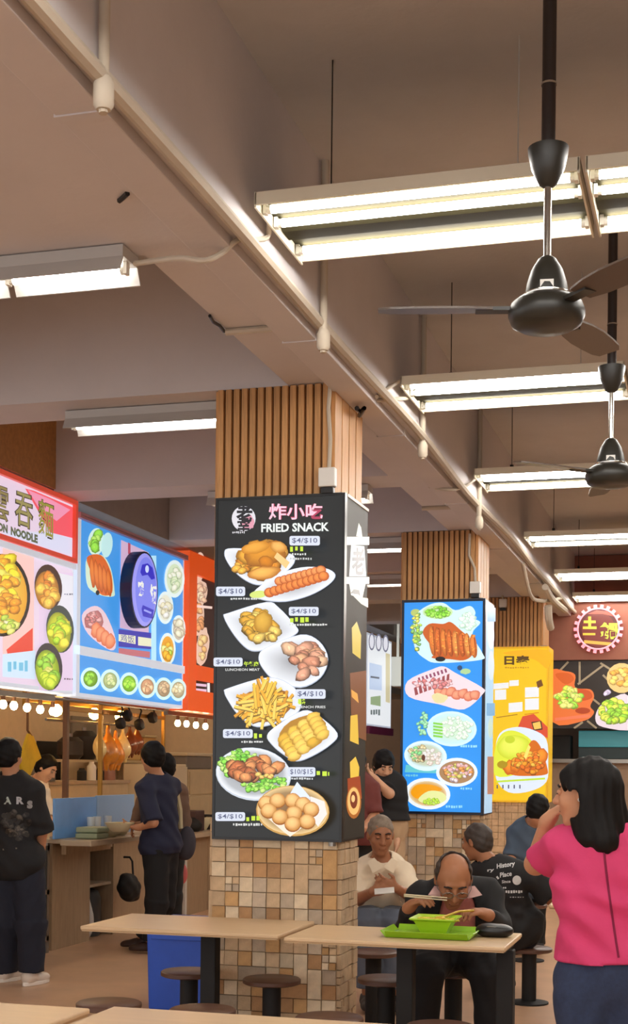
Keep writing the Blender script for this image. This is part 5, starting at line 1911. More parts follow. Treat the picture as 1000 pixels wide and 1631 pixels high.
# ------------------------------------------------------------------ stalls at the far right
yR = 18.2
XR0 = at(872, 1000, Y=yR).x
fz0, fz1 = at(940, 1051, Y=yR).z, at(940, 958, Y=yR).z
M_redw = mat('redbrown_fascia', (140, 84, 64), .6, var=.06)
t = thing('stall_fascia', 'red brown fascia board of the far right stall', 'fascia', (0, yR, fz0))
MB().box((XR0 - .4, yR, fz0), (3.5, yR + .25, 4.31)).build('board', M_redw, t)
t = thing('menu_board', 'dark food picture board under the red brown fascia', 'menu board', (0, yR, at(940, 1160, Y=yR).z))
mz0 = at(940, 1160, Y=yR).z
MB().box((XR0 - .4, yR + .05, mz0), (3.5, yR + .2, fz0)).build('board', mat('board_dark', (44, 36, 32), .5), t)
P = Paint('Y', yR + .048, -1)
LN = (196, 180, 150)
for a in ((885, 1075, 905, 1054), (923, 1054, 923, 1090), (920, 1090, 960, 1060), (956, 1056, 975, 1068), (940, 1110, 955, 1122), (914, 1160, 928, 1150), (935, 1148, 950, 1160), (960, 1075, 985, 1100)):
    P.bar(*a, 3.2, LN)
P.build('line_print', M_flat, t)['kind'] = 'stuff'
P.poly(smooth([(876, 1072), (900, 1069), (916, 1075), (916, 1095), (940, 1098), (946, 1110), (940, 1125), (946, 1135), (930, 1148), (880, 1150)]), (222, 110, 50))
P.poly(smooth([(884, 1074), (905, 1072), (914, 1082), (900, 1090)]), (206, 90, 30))
P.poly(smooth([(915, 1098), (938, 1100), (942, 1112), (920, 1116)]), (196, 76, 24))
P.chunks(905, 1112, 20, 16, 40, 6, [(196, 214, 70), (226, 226, 110), (150, 196, 60)], R7, .7)
P.ell(928, 1132, 12, 5, (170, 60, 20))
P.bar(884, 1146, 940, 1140, 5, (226, 116, 80))
P.ell(990, 1080, 24, 24, (230, 190, 120))
P.chunks(988, 1080, 14, 15, 12, 7, [(226, 150, 50), (240, 190, 90)], R7, .7)
P.poly(smooth([(948, 1145), (955, 1125), (975, 1112), (1000, 1108), (1010, 1160), (960, 1158)]), (222, 206, 214))
P.chunks(978, 1132, 20, 18, 40, 7, [(170, 206, 40), (206, 222, 70), (130, 180, 40)], R7, .65)
P.chunks(968, 1106, 4, 4, 3, 5, [(206, 190, 222)], R7, .8)
P.build('dish_print', M_print, t)
# round toothed neon sign
cN = at(953, 1002, Y=yR - .03)
t = thing('neon_sign', 'round toothed neon sign with yellow characters on the red brown fascia', 'sign', cN)
pxm = (at(963, 1002, Y=yR).x - at(943, 1002, Y=yR).x) / 20
rr = 39 * pxm
M_neonp = mat('neon_pink', (240, 150, 160), .4, emit=(246, 150, 165), strength=.95)
MB().cyl((cN.x, yR - .06, cN.z), (cN.x, yR, cN.z), rr * .86, n=40).build('disc', mat('neon_disc', (70, 24, 22), .4, emit=(84, 24, 22), strength=.7), t)
for k in range(22):
    a = 2 * math.pi * k / 22
    d = Vector((math.cos(a), 0, math.sin(a)))
    n = Vector((-d.z, 0, d.x))
    MB().obox(Vector((cN.x, yR - .04, cN.z)) + d * rr * .93, (d, n, (0, 1, 0)), (rr * .075, rr * .065, .02)).build('tooth', M_neonp, t)
ring = MB()
ring.tube([Vector((cN.x + rr * .84 * math.cos(2 * math.pi * k / 40), yR - .07, cN.z + rr * .84 * math.sin(2 * math.pi * k / 40))) for k in range(41)], rr * .035, 6)
ring.build('ring', M_neonp, t)
P = Paint('Y', yR - .065, -1)
P.ell(953, 1003, 27, 28, (120, 40, 30))
P.text('土', (928, 982, 950, 1002), (226, 206, 70), .07)
P.bar(928, 1010, 948, 1010, 3.5, (226, 190, 60))
P.text('鍋', (955, 991, 985, 1018), (206, 214, 70), .05)
P.bar(930, 1022, 975, 1026, 5, (226, 170, 70))
P.poly([(935, 978), (950, 972), (970, 974), (978, 982), (960, 978)], (206, 90, 70))
P.build('lettering', M_print, t)
# teal box, hood and counter below
a0, a1 = at(922, 1164, Y=yR + .3), at(922, 1190, Y=yR + .3)
t = thing('teal_light_box', 'teal box light under the food picture board', 'sign', (a0.x + 1, yR + .4, a1.z))
MB().box((a0.x, yR + .25, a1.z), (3.4, yR + .6, a0.z)).build('box', mat('teal_panel', (50, 120, 128), .4, emit=(50, 120, 126), strength=.45), t, bevel=.01)
MB().box((a0.x, yR + .28, at(922, 1208, Y=yR + .3).z), (3.4, yR + .6, a1.z)).build('hood', mat('hood_teal', (34, 50, 52), .5), t)
t = thing('far_counter', 'grey brown counter front of the far right stall', 'counter', (1, yR, 0))
MB().box((XR0 - .4, yR + .1, 0), (3.5, yR + .7, at(930, 1215, Y=yR).z)).build('front', mat('counter_tan', (150, 124, 100), .6, var=.08), t)
MB().box((XR0 - .45, yR + .0, at(930, 1215, Y=yR).z), (3.5, yR + .75, at(930, 1209, Y=yR).z)).build('worktop', M_steel, t)
t = thing('stall_partition', 'dim partition behind the far right stall', 'partition', (1, yR + 2, 0))
MB().box((XR0 - .4, yR + 2, 0), (3.5, yR + 2.1, 4.3)).build('panel', mat('stall_dim', (84, 70, 60), .7), t)
w = at(887, 1185, Y=yR + .4)
t = thing('extractor', 'dark extractor arm at the left of the teal box', 'hood', w)
MB().box((w.x - .12, yR + .4, w.z - .25), (w.x + .18, yR + .7, w.z + .12)).build('extractor', M_dark, t, bevel=.02)
# far left end of the hall, between the pillars
t = thing('far_stall', 'dim far stall front seen between the black and blue signs', 'stall', (-5, 23, 0))
MB().box((-4.7, 23.0, 0), (-2.6, 23.2, 3.0)).build('front', mat('far_dark', (52, 44, 42), .7), t)
MB().box((-4.7, 22.9, 3.0), (-2.6, 23.2, 3.25)).build('ledge', M_grey, t)
MB().box((-4.7, 22.95, 3.26), (-2.6, 23.2, 3.75)).build('band', mat('ochre_band', (164, 136, 70), .6), t)

# added fill tubes, out of view on the stall ceiling, brighten the stall interiors
M_filltube = mat('fill_tube_warm', (255, 240, 214), .3, emit=(255, 226, 178), strength=40.0)
for i, y in enumerate((10.2, 13.2, 15.6, 18.6)):
    t = thing('stall_fill_light', 'unseen added warm fill tube on the low stall ceiling, %s along' % ('first', 'second', 'third', 'fourth')[i], 'ceiling light', (-6.2, y, 2.68))
    MB().box((-6.24, y - .6, 2.70), (-6.16, y + .6, 2.75)).build('housing', M_white, t)
    MB().cyl((-6.2, y - .58, 2.68), (-6.2, y + .58, 2.68), .014, n=10).build('tube', M_filltube, t, smooth=True)
# clutter on the stall back wall and shelf
for i, (px, py, w, h, rgb, lab, nm) in enumerate(((118, 1196, .30, .26, (60, 50, 44), 'dark wok leaning on the stall shelf behind the gilt posts', 'wok'), (140, 1190, .34, .34, (44, 38, 36), 'tall dark rice cooker on the stall shelf behind the gilt posts', 'rice_cooker'),
                                          (200, 1224, .5, .30, (206, 170, 110), 'cream food tub on the stall shelf below the hanging birds', 'food_tub'), (228, 1226, .4, .30, (196, 150, 90), 'ochre food tub on the stall shelf beside the cream tub', 'food_tub'))):
    p = at(px, py, X=-7.1)
    z0 = 1.601
    t = thing(nm, lab, nm.replace('_', ' '), (-7.1, p.y, z0))
    m = mat('clutter_%d' % i, rgb, .5)
    yy = min(max(p.y, 13.7), 17.25)
    if nm == 'food_tub':
        MB().box((-7.3, yy - w / 2, z0 + .001), (-7.0, yy + w / 2, z0 + h)).build('tub', m, t, bevel=.02)
        MB().box((-7.31, yy - w / 2 - .01, z0 + h), (-6.99, yy + w / 2 + .01, z0 + h + .03)).build('lid', M_cream, t, bevel=.008)
    else:
        MB().lathe((-7.15, yy, z0), [(w * .35, 0), (w * .5, h * .2), (w * .5, h * .8), (w * .3, h)], 18).build('body', m, t, smooth=True)
        MB().cyl((-7.15, yy, z0 + h), (-7.15, yy, z0 + h + .04), .03, n=10).build('knob', M_steel, t)
# ------------------------------------------------------------------ tables, stools and what stands on them
M_top = mat('table_laminate', (214, 182, 142), .35, var=.05, scale=4, stretch=(1, 8, 1))
M_edge = mat('table_edge', (196, 164, 122), .4)
M_seat = mat('stool_seat', (92, 62, 48), .4, var=.08)
TZ = .75


def table(label, x0, x1, y0, y1, posts):
    t = thing('dining_table', label, 'table', ((x0 + x1) / 2, (y0 + y1) / 2, 0), group='food court tables')
    MB().box((x0, y0, TZ - .020), (x1, y1, TZ)).build('tabletop', M_top, t, bevel=.006)
    MB().box((x0 + .006, y0 + .006, TZ - .026), (x1 - .006, y1 - .006, TZ - .019)).build('edge_band', M_edge, t)
    ym = (y0 + y1) / 2
    for px in posts:
        MB().box((px - .04, ym - .04, .012), (px + .04, ym + .04, TZ - .045)).build('post', M_blackm, t, bevel=.006)
        MB().box((max(x0 + .02, px - .18), ym - .14, TZ - .045), (min(x1 - .02, px + .18), ym + .14, TZ - .027)).build('top_bracket', M_blackm, t)
        MB().box((px - .10, ym - .12, 0), (px + .10, ym + .12, .014)).build('base_plate', M_blackm, t, bevel=.004)
    return t


def stool(label, x, y, h=.46, r=.15):
    t = thing('stool', label, 'stool', (x, y, 0), group='round fixed stools')
    MB().lathe((x, y, h - .03), [(r - .012, 0), (r, .006), (r, .024), (r - .008, .03)], 32).build('seat', M_seat, t, smooth=True)
    MB().cyl((x, y, .012), (x, y, h - .03), .048, n=18).build('post', M_blackm, t, smooth=True)
    MB().lathe((x, y, 0), [(.13, 0), (.13, .010), (.06, .020)], 22).build('base', M_blackm, t, smooth=True)
    return t


table('pale laminate table left of the green tray, in front of the nearest pillar', -3.0, -1.975, 6.27, 6.90, [-2.43])
table('pale laminate table with the green tray, where the balding man eats', -1.925, -.888, 6.20, 6.77, [-1.40, -.925])
table('pale laminate table cut by the lower left frame corner', -3.2, -1.955, 3.30, 4.17, [-2.6])
table('pale laminate table along the lower frame edge, right of the corner table', -1.90, -.95, 3.30, 4.23, [-1.4])
table('pale laminate table behind the pink shirt woman, at the dark tee man', -.93, .15, 8.25, 8.95, [-.4])
stool('brown round stool at the lower left, standing alone on the open floor', -2.655, 5.86)
stool('brown round stool before the black table post of the left table', -2.19, 5.84)
stool('brown round stool against the nearest pillar, behind the left table', -2.172, 6.80)
stool('brown round stool cut by the lower frame edge, in front of the nearest pillar', -1.60, 5.84)
stool('brown round stool at the near side of the eating man', -1.10, 5.80, r=.15)
stool('greyish round stool right of the nearest pillar, behind the green tray table', -1.62, 7.02)
stool('brown round stool behind the left table by the blue bin', -2.665, 6.90)
stool('brown round stool under the eating man', -1.34, 7.42)
stool('brown round stool in front of the man in the white shirt', -1.93, 8.02)
stool('brown round stool under the man in the white shirt', -2.13, 9.28)
stool('brown round stool under the dark tee man', -1.16, 9.22, h=.37)
stool('brown round stool at the table behind the pink shirt woman', -.35, 8.0)

# blue bin
t = thing('recycling_bin', 'blue recycling bin behind the left table by the nearest pillar', 'bin', (-3.20, 8.40, 0))
M_bin = mat('bin_blue', (40, 88, 200), .4, var=.05)
lo = [(-3.44, 8.15), (-2.97, 8.15), (-2.97, 8.62), (-3.44, 8.62)]
b = MB()
b.add([(x + (.012 if x < -3.2 else -.012), y + (.012 if y < 8.4 else -.012), .0) for x, y in lo] + [(x, y, .51) for x, y in lo], [(0, 3, 2, 1), (4, 5, 6, 7), (0, 1, 5, 4), (1, 2, 6, 5), (2, 3, 7, 6), (3, 0, 4, 7)])
b.build('body', M_bin, t, bevel=.012)
MB().box((-3.46, 8.13, .512), (-2.95, 8.64, .555)).build('lid', mat('bin_lid', (26, 60, 150), .4), t, bevel=.012)
MB().box((-3.40, 8.128, .45), (-3.01, 8.148, .49)).build('front_grip', M_bin, t, bevel=.004)

# green tray, bowl, pouch
M_green = mat('tray_green', (138, 186, 26), .35, var=.04)
tc = [at(x, y, Z=TZ) for x, y in ((612, 1489), (750, 1499), (752, 1484), (618, 1478))]
t = thing('food_tray', 'bright green food tray on the table of the balding man', 'tray', ((tc[0] + tc[2]) / 2))
x0, x1, y0, y1 = -1.475, -1.085, 6.37, 6.64
MB().box((x0, y0, TZ + .001), (x1, y1, TZ + .010)).build('tray', M_green, t, bevel=.003)
rim = MB()
for a, b_ in (((x0, y0), (x1, y0)), ((x1, y0), (x1, y1)), ((x1, y1), (x0, y1)), ((x0, y1), (x0, y0))):
    A, B = Vector((*a, TZ + .010)), Vector((*b_, TZ + .010))
    d = nrm(B - A)
    o = Vector((d.y, -d.x, 0))
    rim.prism([A, A + o * .022 + Vector((0, 0, .024)), A + o * .028 + Vector((0, 0, .022)), A + o * .004 - Vector((0, 0, .008))], B - A)
rim.build('rim', M_green, t)
bc = Vector((-1.262, 6.50, TZ + .0105))
t = thing('square_bowl', 'lime green square bowl of noodles on the green tray', 'bowl', bc)
def ring(hw, z):
    return [bc + Vector((sx * hw, sy * hw, z)) for sx, sy in ((-1, -1), (1, -1), (1, 1), (-1, 1))]
b = MB()
R = [ring(.052, 0), ring(.058, .006), ring(.088, .066), ring(.108, .076), ring(.106, .082), ring(.084, .072), ring(.062, .022)]
for k in range(len(R) - 1):
    for j in range(4):
        b.add([R[k][j], R[k][(j + 1) % 4], R[k + 1][(j + 1) % 4], R[k + 1][j]], [(0, 1, 2, 3)])
b.add(R[0], [(3, 2, 1, 0)])
b.add(R[-1], [(0, 1, 2, 3)])
b.build('bowl', mat('bowl_lime', (170, 208, 40), .3), t)
n = MB()
rg = random.Random(4)
for k in range(26):
    p = bc + Vector((rg.uniform(-.05, .05), rg.uniform(-.05, .05), .060))
    a = rg.uniform(0, 6.28)
    pts = [p + Vector((.03 * math.cos(a + q * .9) * (1 + .3 * q), .03 * math.sin(a + q * .9), .006 * math.sin(q * 2) + .008)) for q in range(6)]
    n.tube(pts, .0035, 5)
o = n.build('noodles', mat('noodle_yellow', (214, 196, 60), .4), t, smooth=True)
o['kind'] = 'stuff'
p = at(787, 1492, Z=TZ)
t = thing('pouch', 'black zipped pouch on the table beside the green tray', 'pouch', p)
ax = (cdir(1, 0, -.1), cdir(.1, 0, 1), Vector((0, 0, 1)))
organic('case', [el(p + Vector((0, 0, .03)), (.082, .058, .03), ax, k=.02), el(p + ax[0] * .03 + Vector((0, 0, .028)), (.06, .056, .028), ax, k=.02), el(p - ax[0] * .035 + Vector((0, 0, .032)), (.052, .05, .028), ax, k=.02)],
        mat('pouch_black', (18, 18, 20), .3), t, .007, .02, [(p + Vector((0, 0, .001)), (0, 0, -1))])
MB().tube([p - ax[0] * .075 - ax[1] * .02 + Vector((0, 0, .040)), p - ax[0] * .03 - ax[1] * .045 + Vector((0, 0, .052)), p + ax[0] * .04 - ax[1] * .045 + Vector((0, 0, .046)), p + ax[0] * .085 - ax[1] * .01 + Vector((0, 0, .036))], .003, 6).build('zip', M_steel, t, smooth=True)
# ------------------------------------------------------------------ people
SK = lambda n, c: mat('skin_' + n, c, .5, var=.06, scale=12, spec=.35)
sk_tan, sk_brown, sk_fair = SK('tan', (198, 142, 108)), SK('brown', (164, 110, 78)), SK('fair', (222, 172, 138))
M_hair = mat('hair_black', (17, 14, 13), .6, spec=.22, var=.3, scale=40, stretch=(6, 6, 1))
M_hairg = mat('hair_grey', (58, 48, 42), .6, var=.3, scale=40)
M_tee = mat('tee_black', (24, 23, 25), .8, var=.1)
M_jean = mat('denim', (42, 54, 82), .85, var=.14, scale=60, bump=.2, bscale=250)


def J_(D0=None, **k):
    """joints from photo pixels and distance"""
    return {n: at(v[0], v[1], D=(v[2] if len(v) > 2 else D0)) for n, v in k.items()}


# ---- woman in the pink shirt
J = J_(5.02, head=(930, 1264, 5.02), neck=(950, 1328, 5.02), shL=(895, 1347, 5.06), shR=(1014, 1349, 5.0), elL=(853, 1376, 5.28), wrL=(871, 1309, 5.16),
       elR=(1052, 1452, 5.03), wrR=(1048, 1545, 5.12), hip=(966, 1560, 5.04), hipL=(925, 1585, 5.04), hipR=(1007, 1585, 5.04),
       knL=(930, 1735, 5.02), knR=(1003, 1735, 5.02), anL=(930, 1880, 5.08), anR=(1004, 1880, 5.08))
fw = cdir(-.90, -.05, .42)
pr, A = figure('person', 'woman in a bright pink shirt and jeans standing with a hand at her mouth', J, sk_tan, h=.008, s=.98, lids=True, face=fw, wid=1.0, deep=.95,
               hands=dict(L=dict(d=cdir(.45, .62, -.42), n=cdir(.85, -.1, -.2), curl=.75, side=1)))
M_pink = mat('shirt_pink', (212, 60, 112), .75, var=.05, scale=5, bump=.08, bscale=120)
sh = shirt(pr, A, J, M_pink, .009, g=.021, sleeve=.62, hem=-.075, wide=.010, folds=.0075, seed=11, name='pink_shirt')
seam = []
dgo = chain_loc(sh)
bv = BVHTree.FromPolygons([tuple(Vector(v.co) + dgo) for v in sh.data.vertices], [tuple(p.vertices) for p in sh.data.polygons])
for i in range(26):
    f_ = i / 25
    px, py = 961 + 24 * f_ ** 1.2, 1345 + 180 * f_
    d = nrm(at(px, py, D=5) - Vector((0, 0, EYE)))
    hit = bv.ray_cast(Vector((0, 0, EYE)), d)
    if hit[0] is not None:
        seam.append(hit[0] - d * .0005)
MB().tube(seam, .0045, 6).build('back_seam', mat('seam_plum', (128, 22, 62), .8), pr)
trousers(pr, A, J, M_jean, .010, g=.012, name='jeans', flare=.004, top=.12)
M_shoed = mat('shoe_dark', (40, 34, 32), .6)
for S in 'LR':
    shoe(pr, J['an' + S], A['dep'] if A['dep'].dot(cdir(0, 0, 1)) > 0 else -A['dep'], M_shoed)
q = A['q']
hp = [el(q(0, .028, -.020), (.088, .104, .106), (A['r'], A['f'], A['u']), k=.02)]
C = J['head']
back = at(948, 1290, D=5.06)
hp += [rc(q(0, .02, -.05), at(954, 1300, D=4.99), .088, .082, k=.05), rc(at(954, 1300, D=4.99), at(962, 1338, D=4.93), .080, .055, k=.04),
       rc(at(930, 1275, D=4.97), at(934, 1332, D=4.95), .055, .040, k=.04), rc(at(965, 1270, D=5.06), at(984, 1332, D=4.98), .056, .040, k=.04), rc(at(978, 1300, D=5.02), at(990, 1336, D=5.0), .042, .030, k=.03),
       rc(at(905, 1235, D=5.0), at(915, 1262, D=4.96), .030, .026, k=.03)]
hd = lambda X, Y, Z: .0022 * np.sin(170 * X + 60 * Y + 2 * np.sin(14 * Z)) + .0018 * np.sin(120 * Y - 50 * X + 2 * np.sin(9 * Z))
organic('long_hair', hp + [sub(el(q(0, -.045, .070), (.072, .088, .062), (A['r'], A['f'], A['u']), k=.015)), sub(el(q(0, .01, .085), (.055, .055, .03), (A['r'], A['f'], A['u']), k=.015)),
                           sub(el(q(-.075, -.03, .03), (.04, .055, .055), (A['r'], A['f'], A['u']), k=.01))], M_hair, pr, .0075, .03, (), hd)
MB().ball(q(-.082, -.022, -.004), .008, 8, 6).build('earring', M_white, pr, smooth=True, label='small white earpiece')

# ---- balding man eating at the table
J = J_(7.1, head=(722, 1402, 7.00), neck=(727, 1420, 7.22), shL=(777, 1424, 7.26), shR=(670, 1430, 7.26), elL=(797, 1478, 7.10), wrL=(778, 1458, 6.90), elR=(648, 1482, 7.12), wrR=(650, 1447, 6.96),
       hip=(722, 1516, 7.45), hipL=(746, 1520, 7.42), hipR=(698, 1520, 7.42), knL=(778, 1545, 7.02), knR=(676, 1548, 7.02), anL=(785, 1690, 7.1), anR=(672, 1690, 7.1))
fw = cdir(0, -.60, -.80)
pr, A = figure('person', 'balding man in a black jacket bent over a green bowl, eating with chopsticks', J, sk_brown, h=.008, s=1.14, face=fw, up=cdir(0, .8, -.6), wid=1.0, lids=True,
               hands=dict(R=dict(d=cdir(.45, .50, -.5), n=cdir(.6, -.7, -.2), curl=.95, side=1, pinch=.3), L=dict(d=cdir(-.80, .30, -.4), n=cdir(-.2, -.9, .1), curl=.9, side=-1, pinch=.3)))
M_jacket = mat('jacket_black', (16, 15, 17), .8, var=.1)
M_pinkshirt = mat('shirt_dusty_pink', (186, 112, 102), .8, var=.12, scale=30, stretch=(1, 1, .1))
fwd = -A['dep'] if A['dep'].dot(cdir(0, 0, -1)) < 0 else A['dep']
inner = shirt(pr, A, J, M_pinkshirt, .009, g=.012, sleeve=.3, hem=.0, seed=2, name='striped_shirt', nk=.012)
chest = J['neck'].lerp(J['hip'], .3)
opening = el(chest + fwd * .13 - A['sp'] * .02, (.098, .14, .32), (A['lat'], fwd, A['sp']), k=.01, sub=True)
Pj = [grow(p, .030) for p in A['T']] + [grow(A['pel'], .026)]
for S in 'LR':
    a, b, c = J['sh' + S], J['el' + S], J['wr' + S]
    Pj += [rc(a, b, .070, .058, k=.04), rc(b, b.lerp(c, .86), .058, .042, k=.03)]
organic('black_jacket', Pj + [dict(grow(A['neck'], .03), sub=True, k=.01), opening], M_jacket, pr, .009, .04, [(J['hip'] - A['sp'] * .02, -A['sp'])],
        lambda X, Y, Z: .005 * np.sin(30 * Z + 8 * np.sin(9 * X)) * np.sin(20 * X + 14 * Y))
# collar tips
for sx, px in ((1, 692), (-1, 756)):
    p = at(px, 1411, D=7.03)
    MB().prism([p, p + cdir(sx * -.4, -.5, -.4) * .065, p + cdir(sx * .5, -.9, -.2) * .075, p + cdir(sx * .7, -.1, .2) * .05], cdir(0, 0, 1) * .006).build('collar', mat('collar_pink', (214, 176, 170), .8), pr)
trousers(pr, A, J, mat('trousers_black', (20, 19, 22), .85), .011, g=.030, sit=True)
for S in 'LR':
    shoe(pr, J['an' + S], cdir(0, 0, -1), M_shoed)
hair_short(J['head'], A['f'], A['u'], M_hairg, pr, .007, bald=True, thick=.007, s=1.14)
g_ = MB()
q = A['q']
for sx in (-1, 1):
    pts = [q(.031 * sx + .024 * math.cos(2 * math.pi * k / 14), .004 + .017 * math.sin(2 * math.pi * k / 14), .106) for k in range(15)]
    g_.tube(pts, .0022, 5)
    g_.tube([q(.055 * sx, .006, .104), q(.074 * sx, .004, .06), q(.078 * sx, .002, .0)], .002, 5)
g_.tube([q(-.008, .006, .109), q(.008, .006, .109)], .002, 5)
g_.build('glasses', M_steel, pr)
# chopsticks
hR = J['wrR'] + cdir(.45, .50, -.5) * .09
t = thing('chopsticks', 'pair of pale chopsticks in the eating man\'s raised hand', 'chopsticks', hR)
for k in (-1, 1):
    a = at(643, 1426 + k * 1.2, D=6.86)
    b_ = at(712, 1432 + k * 2.0, D=6.85)
    MB().cyl(a, b_, .0042, .003, 8).build('stick', mat('chopstick_pale', (206, 190, 160), .5), t, smooth=True)
hL = at(748, 1458, D=6.74)
t = thing('soup_spoon', 'yellow soup spoon dipped in the lime bowl by the eating man', 'spoon', bc + Vector((.08, .02, .08)))
a, b_ = J['wrL'] + cdir(-.80, .30, -.4) * .085, bc + Vector((.03, .0, .080))
MB().tube([a, a.lerp(b_, .5) + Vector((0, 0, .012)), b_], .006, 8).build('handle', mat('spoon_yellow', (206, 170, 50), .4), t, smooth=True)
MB().ball(b_ - Vector((.01, 0, .004)), (.026, .02, .010), 12, 8).build('spoon_head', mat('spoon_yellow', (206, 170, 50), .4), t, smooth=True)

# ---- dark tee man from behind
J = J_(9.1, head=(759, 1341, 9.12), neck=(782, 1378, 9.06), shL=(752, 1398, 9.18), shR=(850, 1398, 8.98), elL=(742, 1448, 9.30), wrL=(735, 1440, 9.50), elR=(878, 1432, 9.02), wrR=(893, 1430, 9.26),
       hip=(812, 1482, 9.16), hipL=(796, 1488, 9.22), hipR=(830, 1488, 9.12), knL=(775, 1500, 9.62), knR=(806, 1500, 9.64), anL=(778, 1592, 9.66), anR=(806, 1592, 9.66))
fw = cdir(-.75, -.18, .63)
pr, A = figure('person', 'man in a black tee with white back print, seated with his back turned', J, sk_brown, h=.010, face=fw, wid=1.1)
sh = shirt(pr, A, J, M_tee, .011, g=.026, sleeve=.85, hem=.10, wide=.03, seed=5, name='black_tee', folds=.006)
trousers(pr, A, J, mat('shorts_dark', (38, 36, 40), .85), .012, g=.03, length=.45, name='shorts', sit=True)
for S in 'LR':
    shoe(pr, J['an' + S], cdir(-.3, 0, 1), M_shoed)
hair_short(J['head'], A['f'], A['u'], M_hairg, pr, .008, thick=.008)
PP = Paint('Y', 0, -1, mapper=lambda x, y: at(x, y, D=8.8))
PP.text('History', (791, 1376, 820, 1386), (226, 226, 226), .03, skew=(-5, 0))
PP.text('ry', (776, 1385, 787, 1390), (226, 226, 226), .03, skew=(-1, 0))
PP.text('Place', (796, 1390, 815, 1398), (226, 226, 226), .03, skew=(-3, 0))
PP.bar(791, 1396, 794, 1400, 3, (226, 226, 226))
PP.ell(823, 1402, 7, 7.5, (232, 232, 232), 0, 20)
PP.text('Since', (799, 1402, 813, 1407), (226, 226, 226), .02, skew=(-1, 0))
PP.scribble(801, 1412, 806, 1416, (226, 226, 226), 3, R7)
PP.scribble(805, 1418, 832, 1423, (226, 226, 226), 4, R7)
PP.scribble(812, 1428, 834, 1430, (170, 170, 170), 4, R7)
cloth_print(sh, pr, (PP.v, PP.f, PP.c), None, M_flat, 'back_print', lambda p: p - Vector((0, 0, EYE)))['kind'] = 'stuff'

# ---- man in the white shirt
J = J_(9.0, head=(606, 1330, 8.90), neck=(608, 1373, 8.98), shL=(641, 1391, 8.98), shR=(575, 1391, 8.98), elL=(655, 1428, 8.86), wrL=(630, 1414, 8.66), elR=(571, 1432, 8.86), wrR=(594, 1420, 8.66),
       hip=(608, 1474, 9.22), hipL=(622, 1476, 9.2), hipR=(594, 1476, 9.2), knL=(630, 1462, 8.80), knR=(584, 1462, 8.80), anL=(632, 1578, 8.84), anR=(586, 1578, 8.84))
pr, A = figure('person', 'man in a white open collar shirt seated with his hands together, facing us', J, sk_brown, h=.009, face=cdir(.12, -.22, -.95), s=1.05, lids=True,
               hands=dict(L=dict(d=cdir(-.85, .35, -.3), n=cdir(0, .3, .9), curl=.7, side=-1), R=dict(d=cdir(.85, .25, -.3), n=cdir(0, .3, .9), curl=.7, side=1)))
sh = shirt(pr, A, J, mat('shirt_white', (232, 214, 186), .8, var=.04), .010, g=.026, sleeve=.95, hem=.02, wide=.01, seed=9, name='white_shirt', folds=.006,
           extra=())
for sx, px in ((1, 596), (-1, 624)):
    p = at(px, 1366, D=8.79)
    MB().prism([p, p + cdir(sx * .55, -.6, -.3) * .085, p + cdir(sx * -.1, -1, -.2) * .10, p + cdir(sx * -.6, -.35, .1) * .05], cdir(0, 0, 1) * .006).build('collar', MATS['shirt_white'], pr)
trousers(pr, A, J, mat('trousers_bluegrey', (96, 104, 118), .85), .011, g=.030, sit=True)
for S in 'LR':
    shoe(pr, J['an' + S], cdir(0, 0, -1), M_shoed)
hair_short(J['head'], A['f'], A['u'], mat('hair_silver', (128, 112, 96), .7, var=.2, scale=40), pr, .008, thick=.005, s=1.05)
p = at(612, 1419, D=8.60)
t = thing('phone', 'pale phone lying in the hands of the man in the white shirt', 'phone', p)
MB().obox(p, (cdir(1, .1, 0), cdir(0, .5, .86), cdir(0, .86, -.5)), (.062, .030, .004)).build('case', M_white, t, bevel=.003)

# ---- black tee person standing far behind
J = J_(11.5, head=(611, 1219, 11.45), neck=(615, 1240, 11.5), shL=(632, 1250, 11.5), shR=(597, 1252, 11.5), elL=(634, 1300, 11.5), wrL=(632, 1340, 11.4), elR=(620, 1264, 11.3), wrR=(598, 1241, 11.25),
       hip=(614, 1318, 11.5), hipL=(624, 1325, 11.5), hipR=(604, 1325, 11.5), knL=(625, 1415, 11.45), knR=(603, 1415, 11.45), anL=(625, 1505, 11.5), anR=(604, 1505, 11.5))
pr, A = figure('person', 'young person in a black tee standing behind, forearm raised to the face', J, sk_fair, h=.011, face=cdir(.25, -.45, -.85))
shirt(pr, A, J, M_tee, .011, g=.024, sleeve=.8, hem=-.06, wide=.02, seed=14, name='black_tee')
trousers(pr, A, J, mat('shorts_beige', (196, 164, 128), .85), .012, g=.026, length=.48, name='shorts')
for S in 'LR':
    shoe(pr, J['an' + S], cdir(0, 0, -1), M_white)
hair_short(J['head'], A['f'], A['u'], M_hair, pr, .009, thick=.014, fringe=.10)

# ---- person in a maroon shirt half behind the black sign
J = J_(10.9, head=(566, 1216, 10.9), neck=(566, 1240, 10.9), shL=(545, 1254, 10.95), shR=(590, 1256, 10.85), elL=(540, 1300, 10.9), wrL=(545, 1340, 10.8), elR=(596, 1300, 10.8), wrR=(580, 1318, 10.6),
       hip=(566, 1335, 10.9), hipL=(556, 1340, 10.9), hipR=(577, 1340, 10.9), knL=(556, 1435, 10.9), knR=(577, 1435, 10.9), anL=(556, 1520, 10.95), anR=(577, 1520, 10.95))
pr, A = figure('person', 'person in a maroon shirt mostly hidden behind the black menu sign', J, sk_tan, h=.012, face=cdir(.1, 0, 1))
shirt(pr, A, J, mat('shirt_maroon', (112, 52, 46), .8, var=.08), .012, g=.022, sleeve=.9, hem=.05, seed=15)
trousers(pr, A, J, M_blackm, .013)
for S in 'LR':
    shoe(pr, J['an' + S], cdir(0, 0, 1), M_shoed)
hair_short(J['head'], A['f'], A['u'], M_hair, pr, .010)

